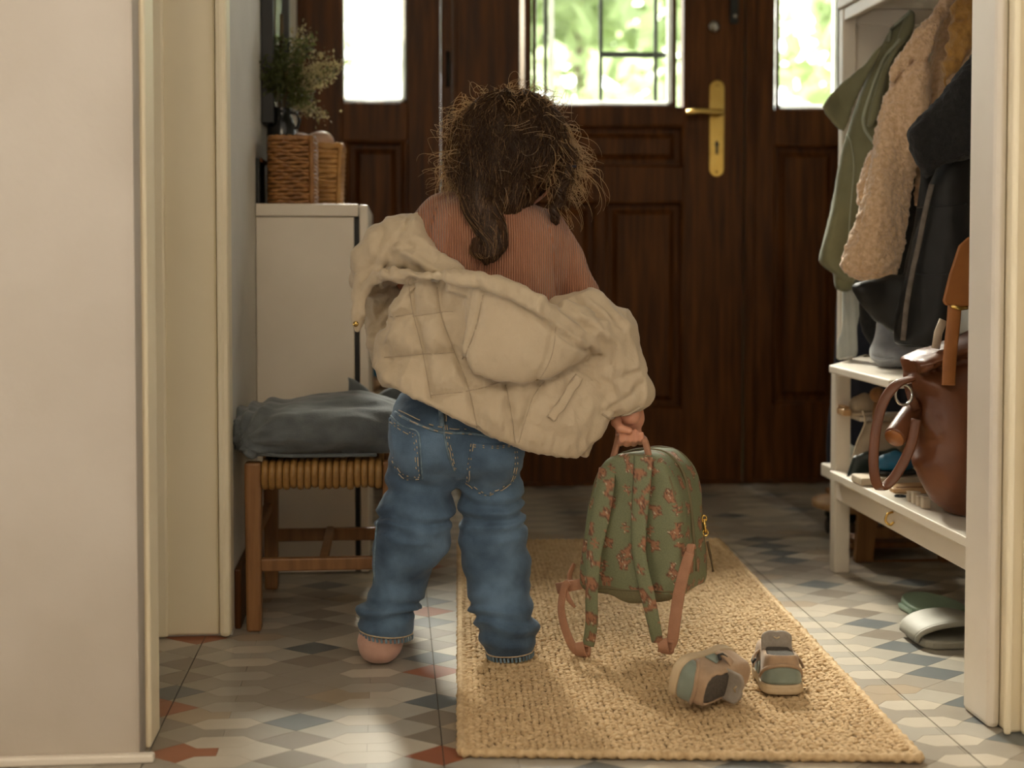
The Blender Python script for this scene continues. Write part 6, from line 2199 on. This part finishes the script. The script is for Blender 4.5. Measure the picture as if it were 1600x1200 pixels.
# navy coat and pale cloth at the back
t, o, V, Q = coat('navy_coat', 'dark navy coat hanging at the far end of the hall stand, down past the shelf', 'coat', 3.22, [
    ([(1308, 440), (1340, 420), (1420, 430), (1440, 540), (1430, 600), (1400, 720), (1330, 750), (1294, 742), (1298, 640), (1304, 540)], .0, .030, .05)], M['navy'], disp=cloth_noise(.005))
P = on_mesh(V, Q, [(1306, 470), (1302, 560), (1298, 650), (1296, 735)], 3.19)
if len(P) > 3: MB().tube(P, .003, 6).build('front_edge', M['black'], t, True)
t, o, V, Q = coat('cotton_scarf', 'pale grey cotton scarf hanging below the olive jacket', 'scarf', 2.965, [
    ([(1322, 440), (1345, 440), (1342, 500), (1337, 556), (1322, 559), (1309, 561), (1310, 545), (1314, 520)], .0, .010, .02, .003, .004)], M['pale_cloth'],
    disp=lambda V, N: np.sin(V[:, 0] * 380 + V[:, 2] * 20) * .003, pname='cloth')
P = on_mesh(V, Q, [(1311, 562), (1322, 560), (1334, 556)], 2.95, .001)
if len(P) > 2: MB().tube(P, .0018, 5).build('hem', M['white_frame'], t, True)

# grey felt hat on the top shelf
Yh = 2.79
hb = thing('felt_hat', (W(1405, 570, Yh).x, Yh, ZTS), 'soft grey felt hat slumped on the white top shelf under the black jacket', 'hat')
cx = W(1408, 550, Yh).x
f = Field((cx - .09, Yh - .09, ZTS - .004), (cx + .09, Yh + .10, ZTS + .12), .0045)
f.F = f.ell((cx, Yh, ZTS + .028), (.058, .060, .027))
f.add(f.chain([(cx - .020, Yh + .012, ZTS + .035), (cx - .022, Yh + .02, ZTS + .085)], [.035, .024], .01), .018)
f.F = smax(f.F, ZTS + .0008 - f.Z + 0 * f.X + 0 * f.Y, .004)
soft('crown', f, M['grey_felt'], hb, lambda V, N: (vnoise(V, (30, 30, 30), 81) * .004) * (V[:, 2] > ZTS + .004))
MB().tube([(cx + .057 * math.cos(a), Yh + .059 * math.sin(a), ZTS + .022 + .003 * math.sin(3 * a)) for a in np.linspace(0, 2 * math.pi, 40, endpoint=False)], .0035, 6, closed=True).build('band', M['grey_felt'], hb, True)

# ------------------------------------------------------------------ leather satchel on the bench
Yl = 2.44
lb = thing('leather_bag', (W(1470, 700, Yl).x, Yl, ZS), 'brown leather bag with round handle, leaning over the edge of the white bench', 'bag')
pts = XZ([(1418, 585), (1470, 566), (1540, 540), (1560, 640), (1555, 800), (1540, 836), (1502, 832), (1480, 800), (1452, 765), (1428, 722), (1436, 690), (1434, 650), (1430, 620)], Yl)
f = Field((pts[:, 0].min() - .03, Yl - .12, ZS - .01), (pts[:, 0].max() + .03, Yl + .14, W(1, 480, Yl).z), .0046)
f.F = f.lens(np.array(spline_closed([tuple(p) for p in pts], 2)), Yl, .065, .07, .010)
band = XZ([(1415, 560), (1478, 532), (1515, 516), (1545, 505), (1545, 548), (1480, 565), (1422, 586)], Yl)
f.F = smin(f.F, f.lens(band, Yl - .006, .066, .03, .012), .003)
f.F = smax(f.F, ZS + .0008 - f.Z + 0 * f.X + 0 * f.Y, .004)
def dl(V, N):
    px = 612 + V[:, 0] * F_PX / V[:, 1]; py = 400 + (CAM_H - V[:, 2]) * F_PX / V[:, 1]
    d = vnoise(V, (16, 16, 10), 91) * .007 + vnoise(V, (40, 40, 22), 92) * .0025
    for L in ([(1434, 640), (1462, 655), (1490, 690)], [(1430, 700), (1465, 740), (1495, 800)], [(1440, 600), (1470, 640), (1475, 700)]):
        d += .006 * np.exp(-(line_d(px, py, L) / 9) ** 2) * (N[:, 1] < 0)
    return d * np.clip((V[:, 2] - ZS - .002) / .03, 0, 1)
o, V, Q = soft('body', f, M['leather'], lb, dl, 1)
LB = (V, Q)
P = on_mesh(V, Q, [(1421, 588), (1450, 577), (1480, 567), (1510, 556)], Yl - .1, .001)
if len(P) > 3: MB().tube(P, .0022, 6).build('rim_seam', M['leather'], lb, True)
P = on_mesh(V, Q, [(1418, 562), (1450, 549), (1480, 535), (1510, 520)], Yl - .1, .001)
if len(P) > 3: MB().tube(P, .0030, 6).build('top_piping', M['leather'], lb, True)
# vertical closing strap and the tall upright tan flap
P = [Vector(W(a, c, Yl - .075)) for a, c in spline([(1492, 470), (1490, 500), (1486, 540), (1483, 575), (1482, 602)], 5)]
MB().ribbon(P, .023, .005, side=(1, -.15, 0)).build('closing_strap', M['leather_tan'], lb, True)
MB().prism([tuple(p) for p in XZ([(1497, 384), (1512, 370), (1540, 372), (1540, 480), (1476, 477), (1472, 470), (1482, 430)], Yl - .08)], 'y', Yl - .084, Yl - .078).build('handle_flap', M['leather_tan'], lb, bevel=.003)
MB().tube([tuple(W(a, c, Yl - .08)) for a, c in ((1486, 478), (1500, 482), (1512, 480))], .004, 8).build('buckle_bar', M['brass'], lb, True)
MB().ribbon([tuple(W(a, c, Yl - .03)) for a, c in ((1474, 500), (1466, 520), (1462, 545))], .016, .006, side=(1, .3, 0)).build('inner_flap', M['cream_box'], lb, True)
# round carrying handle hanging in front
hp_ = [Vector(W(a, c, Yl - .07)) for a, c in spline([(1428, 590), (1402, 600), (1382, 625), (1370, 665), (1365, 710), (1367, 745), (1376, 762), (1394, 750), (1412, 722), (1425, 690), (1432, 655)], 5)]
MB().ribbon(hp_, .017, .006, side=(.85, -.5, .1)).build('handle', M['leather'], lb, True)
# rolled leather barrel beside it, with its round end
ea, eb = Vector(W(1398, 684, Yl - .06)), Vector(W(1432, 632, Yl - .005))
dv = (eb - ea)
MB().tube([ea, ea + dv * .04, ea + dv * .55, eb], [.0185, .0195, .0185, .016], 20).build('rolled_barrel', M['leather'], lb, True)
en = dv.normalized()
MB().tube([ea - en * .0030, ea - en * .0004], [.0165, .0178], 20).build('barrel_end', M['leather_tan'], lb, True)
MB().tube([Vector(W(1412 + 13 * math.cos(a), 617 + 16 * math.sin(a), Yl - .055)) for a in np.linspace(0, 2 * math.pi, 20, endpoint=False)], .0026, 8, closed=True).build('ring', M['chrome'], lb, True)
MB().ribbon([tuple(W(1418, 600, Yl - .05)), tuple(W(1424, 622, Yl - .05)), tuple(W(1432, 640, Yl - .05))], .014, .006, side=(1, -.4, 0)).build('ring_tab', M['leather'], lb, True)

# ------------------------------------------------------------------ things on the shelves of the bench
def block(label, px0, px1, py0, py1, Y, d, m, name='wooden_block', cat='block', zb=None):
    a, c = W(px0, py1, Y), W(px1, py0, Y)
    z0 = a.z if zb is None else zb
    t = thing(name, ((a.x + c.x) / 2, Y + d / 2, z0), label, cat)
    MB().box(a.x, c.x, Y, Y + d, z0, c.z).build('body', m, t, bevel=.003)
    return t, a, c


ZM = .3425
t, a, c = block('light orange wooden box at the left end of the middle shelf', 1318, 1331, 640, 660, 2.91, .06, M['wood_light'], 'wooden_box', 'box', ZM)
MB().box(a.x + .003, c.x - .003, 2.915, 2.965, c.z + .0003, c.z + .006).build('lid', M['wood_light'], t, bevel=.001)


def low_shoe(name, label, cat, Y, x0, x1, z0, h, m, sole_m, depth=.05):
    t = thing(name, ((x0 + x1) / 2, Y, z0), label, cat)
    f = Field((x0 - .02, Y - depth, z0 - .003), (x1 + .02, Y + depth, z0 + h + .02), .004)
    L = x1 - x0
    f.F = f.chain([(x0 + L * .22, Y, z0 + h * .48), (x0 + L * .55, Y, z0 + h * .55), (x1 - L * .2, Y, z0 + h * .62)], [h * .42, h * .48, h * .44], .01, 1.0)
    f.cut(f.ell((x1 - L * .28, Y, z0 + h * 1.05), (L * .2, h * .34, h * .5)), .004)
    f.F = smax(f.F, z0 + .006 - f.Z + 0 * f.X + 0 * f.Y, .004)
    soft('upper', f, m, t)
    MB().prism(spline_closed([(x0, Y), (x0 + L * .12, Y - h * .42), (x1 - L * .1, Y - h * .40), (x1, Y), (x1 - L * .1, Y + h * .40), (x0 + L * .12, Y + h * .42)], 4), 'z', z0, z0 + .007).build('sole', sole_m, t, bevel=.002)
    return t


xa, xb = W(1331, 640, 2.93).x, W(1372, 640, 2.93).x
low_shoe('canvas_shoe', 'tan canvas shoe on the middle shelf beside the small wooden box', 'shoe', 2.935, xa, xb + .01, ZM, .045, M['canvas'], M['cream_box'])
kn = W(1372, 617, 2.86)
wb = thing('wooden_ball', (kn.x, 2.86, ZM), 'round brown wooden ball on the middle shelf under the top shelf', 'ball')
f = Field((kn.x - .03, 2.83, kn.z - .03), (kn.x + .03, 2.90, kn.z + .03), .003)
f.F = f.ell((kn.x, 2.86, kn.z), (.0175, .0175, .0165)); f.add(f.seg((kn.x + .006, 2.87, kn.z - .004), (kn.x + .018, 2.885, kn.z - .012), .009, .008), .005)
soft('ball', f, M['wood_mid'], wb)
MB().tube([(kn.x, 2.862, ZM), (kn.x, 2.862, kn.z - .014)], [.012, .008], 12).build('stand', M['wood_mid'], wb, True)

# beige canvas bag slumped from the middle shelf to the seat, dark tip
cbg = thing('canvas_bag', (W(1370, 700, 2.88).x, 2.88, ZS), 'slumped beige canvas bag with a dark green tip on the lower shelf', 'bag')
f = Field((W(1315, 1, 2.87).x - .02, 2.80, ZS - .003), (W(1420, 1, 2.87).x + .02, 2.96, .331), .0045)
f.F = f.lens(XZ([(1346, 640), (1362, 630), (1385, 624), (1412, 640), (1418, 720), (1400, 742), (1338, 742), (1330, 726), (1342, 680), (1354, 655)], 2.88), 2.875, .022, .035, .006)
f.F = smax(f.F, ZS + .0008 - f.Z + 0 * f.X + 0 * f.Y, .003)
soft('body', f, M['canvas'], cbg, lambda V, N: vnoise(V, (30, 30, 14), 95) * .004 * (V[:, 2] > ZS + .004))
f = Field((W(1315, 1, 2.84).x - .02, 2.79, ZS - .003), (W(1420, 1, 2.84).x + .02, 2.90, W(1, 690, 2.84).z), .0040)
f.F = f.lens(XZ([(1333, 712), (1352, 706), (1378, 703), (1400, 700), (1412, 712), (1408, 738), (1360, 740), (1335, 740), (1322, 748)], 2.84), 2.842, .012, .02, .004)
soft('dark_tip', f, mat('dark_green_nylon', (.012, .022, .020), rough=.45, scale=30), cbg, lambda V, N: vnoise(V, (40, 40, 30), 96) * .003)
P = [Vector(W(a, c, 2.85)) for a, c in spline([(1347, 642), (1352, 660), (1340, 690), (1334, 710)], 5)]
MB().tube(P, .0022, 6).build('edge_piping', M['cream_box'], cbg, True)

low_shoe('canvas_shoe', 'pale grey-green shoe at the far left end of the lower shelf', 'shoe', 3.025, W(1312, 1, 3.025).x, W(1355, 1, 3.025).x, ZS + .0106, .036, M['pale_cloth'], M['white_frame'])
low_shoe('blue_trainer', 'bright teal blue trainer on the lower shelf behind the leather handle', 'shoe', 2.775, W(1378, 1, 2.775).x, W(1440, 1, 2.775).x, ZS + .0205, .044, M['teal'], M['black'])
t, a, c = block('shallow cream box under the teal blue trainer on the lower shelf', 1346, 1448, 746, 764, 2.745, .065, M['cream_box'], 'shoe_box', 'box', ZS + .0005)
MB().box(a.x - .001, c.x + .001, 2.7435, 2.7445, ZS + .010, c.z).build('lid_edge', M['cream_box'], t)
bpy.context.view_layer.update()
yy = 2.68
t = thing('cutting_board', (W(1420, 775, yy).x, yy + .04, ZS), 'thin orange-brown wooden board lying flat on the lower shelf in front of the cream box', 'board')
xa, xb = W(1390, 775, yy).x, W(1458, 775, yy).x
MB().prism(spline_closed([(xa, yy - .02), (xb, yy - .03), (xb + .02, yy + .04), (xa + .03, yy + .045)], 3), 'z', ZS + .0005, ZS + .009).build('body', M['wood_light'], t, bevel=.002)
MB().box(xa + .01, xb, yy - .012, yy - .006, ZS + .0093, ZS + .0105).build('inlay', M['wood_mid'], t)
kc = thing('key_ring', (W(1398, 772, 2.62).x, 2.62, ZS), 'small dark metal key ring on the front of the lower shelf', 'keys')
k0 = Vector((W(1405, 772, 2.62).x, 2.615, ZS + .0025))
MB().tube([k0 + Vector((.010 * math.cos(a), .010 * math.sin(a), 0)) for a in np.linspace(0, 2 * math.pi, 16, endpoint=False)], .0016, 6, closed=True).build('ring', M['iron'], kc, True)
MB().bar(k0 + Vector((.008, -.002, 0)), k0 + Vector((.040, -.012, 0)), .006, .002).build('key', M['chrome'], kc)
for i in range(4):
    yb_ = 2.56 - i * .024
    xb_ = .965
    t = thing('toy_block', (xb_, yb_, ZS), ('tiny cream wooden block first from the far end of its row', 'tiny cream wooden block second in the row from the far end', 'tiny cream wooden block third in the row from the far end', 'tiny cream wooden block closest to the doorway in its row')[i] + ' beside the leather bag', 'toy block', 'toy blocks on the bench')
    zh_ = ZS + .016 + .004 * (i % 2)
    MB().box(xb_ - .007, xb_ + .007, yb_, yb_ + .014, ZS + .0004, zh_).build('body', M['cream_box'], t, bevel=.0015)
    MB().box(xb_ - .0072, xb_ + .0072, yb_ - .0003, yb_ + .0143, zh_ + .0002, zh_ + .003).build('cap', M['cream_box'], t, bevel=.001)

# ------------------------------------------------------------------ under the bench
Yu = 3.05
ws_ = thing('step_stool', (W(1420, 880, Yu).x, 3.1, 0), 'low wooden step stool with rounded legs under the white bench', 'stool')
def slab_leg(px, pyt, pyb, lean, Y):
    a, c = W(px, pyb, Y), W(px + lean, pyt, Y)
    w = 15 * Y / F_PX
    pts = []
    for k in range(9):
        t_ = math.pi + math.pi * k / 8
        pts.append((a.x + w * math.cos(t_), max(.001, a.z + w + w * math.sin(t_))))
    pts += [(c.x + w * 1.05, c.z), (c.x - w * 1.05, c.z)]
    return MB().prism(pts, 'y', Y, Y + .02).build('leg', M['wood_mid'], ws_, bevel=.003)
zsit = W(1400, 792, Yu).z
slab_leg(1351, 792, 893, 7, Yu); slab_leg(1484, 792, 905, -8, Yu - .015)
l3 = slab_leg(1356, 792, 893, 5, Yu + .17); l4 = slab_leg(1478, 792, 893, -5, Yu + .17)
xa, xb = W(1364, 1, Yu).x, W(1478, 1, Yu).x
zz_ = lambda py: W(1400, py, Yu).z
MB().box(xa, xb, Yu + .004, Yu + .016, zz_(888), zz_(876)).build('rung', M['wood_mid'], ws_, bevel=.003)
MB().box(xa, xb, Yu + .005, Yu + .017, zz_(842), zz_(824)).build('rung', M['wood_mid'], ws_, bevel=.003)
MB().box(xa - .02, xb + .02, Yu + .06, Yu + .17, zz_(866), zz_(856)).build('lower_step', M['wood_mid'], ws_, bevel=.003)
MB().box(xa - .035, xb + .03, Yu - .01, Yu + .20, zsit, zsit + .014).build('top_step', M['wood_mid'], ws_, bevel=.004)

Yt = 3.42
tc_ = W(1338, 786, Yt)
tro = thing('plant_trolley', (tc_.x, Yt, 0), 'round light wooden plant trolley on black castors beyond the bench leg', 'trolley')
zt0, zt1 = W(1300, 805, Yt - .1).z, W(1300, 792, Yt - .1).z
MB().lathe([(.100, zt0), (.108, zt0 + .003), (.108, zt1 - .003), (.104, zt1)], (tc_.x, Yt, 0), 40).build('disc', M['wood_light'], tro, True)
for a in (R(205), R(325), R(85)):
    cx_, cy_ = tc_.x + .078 * math.cos(a), Yt + .078 * math.sin(a)
    cs_ = MB().tube([(cx_ - .014, cy_, .0205), (cx_ - .012, cy_, .0205), (cx_ + .012, cy_, .0205), (cx_ + .014, cy_, .0205)], [.017, .020, .020, .017], 18).build('castor', M['black'], tro, True)
    MB().box(cx_ - .017, cx_ + .017, cy_ - .010, cy_ + .010, .0415, zt0 - .0003).build('bracket', M['iron'], cs_, bevel=.002)
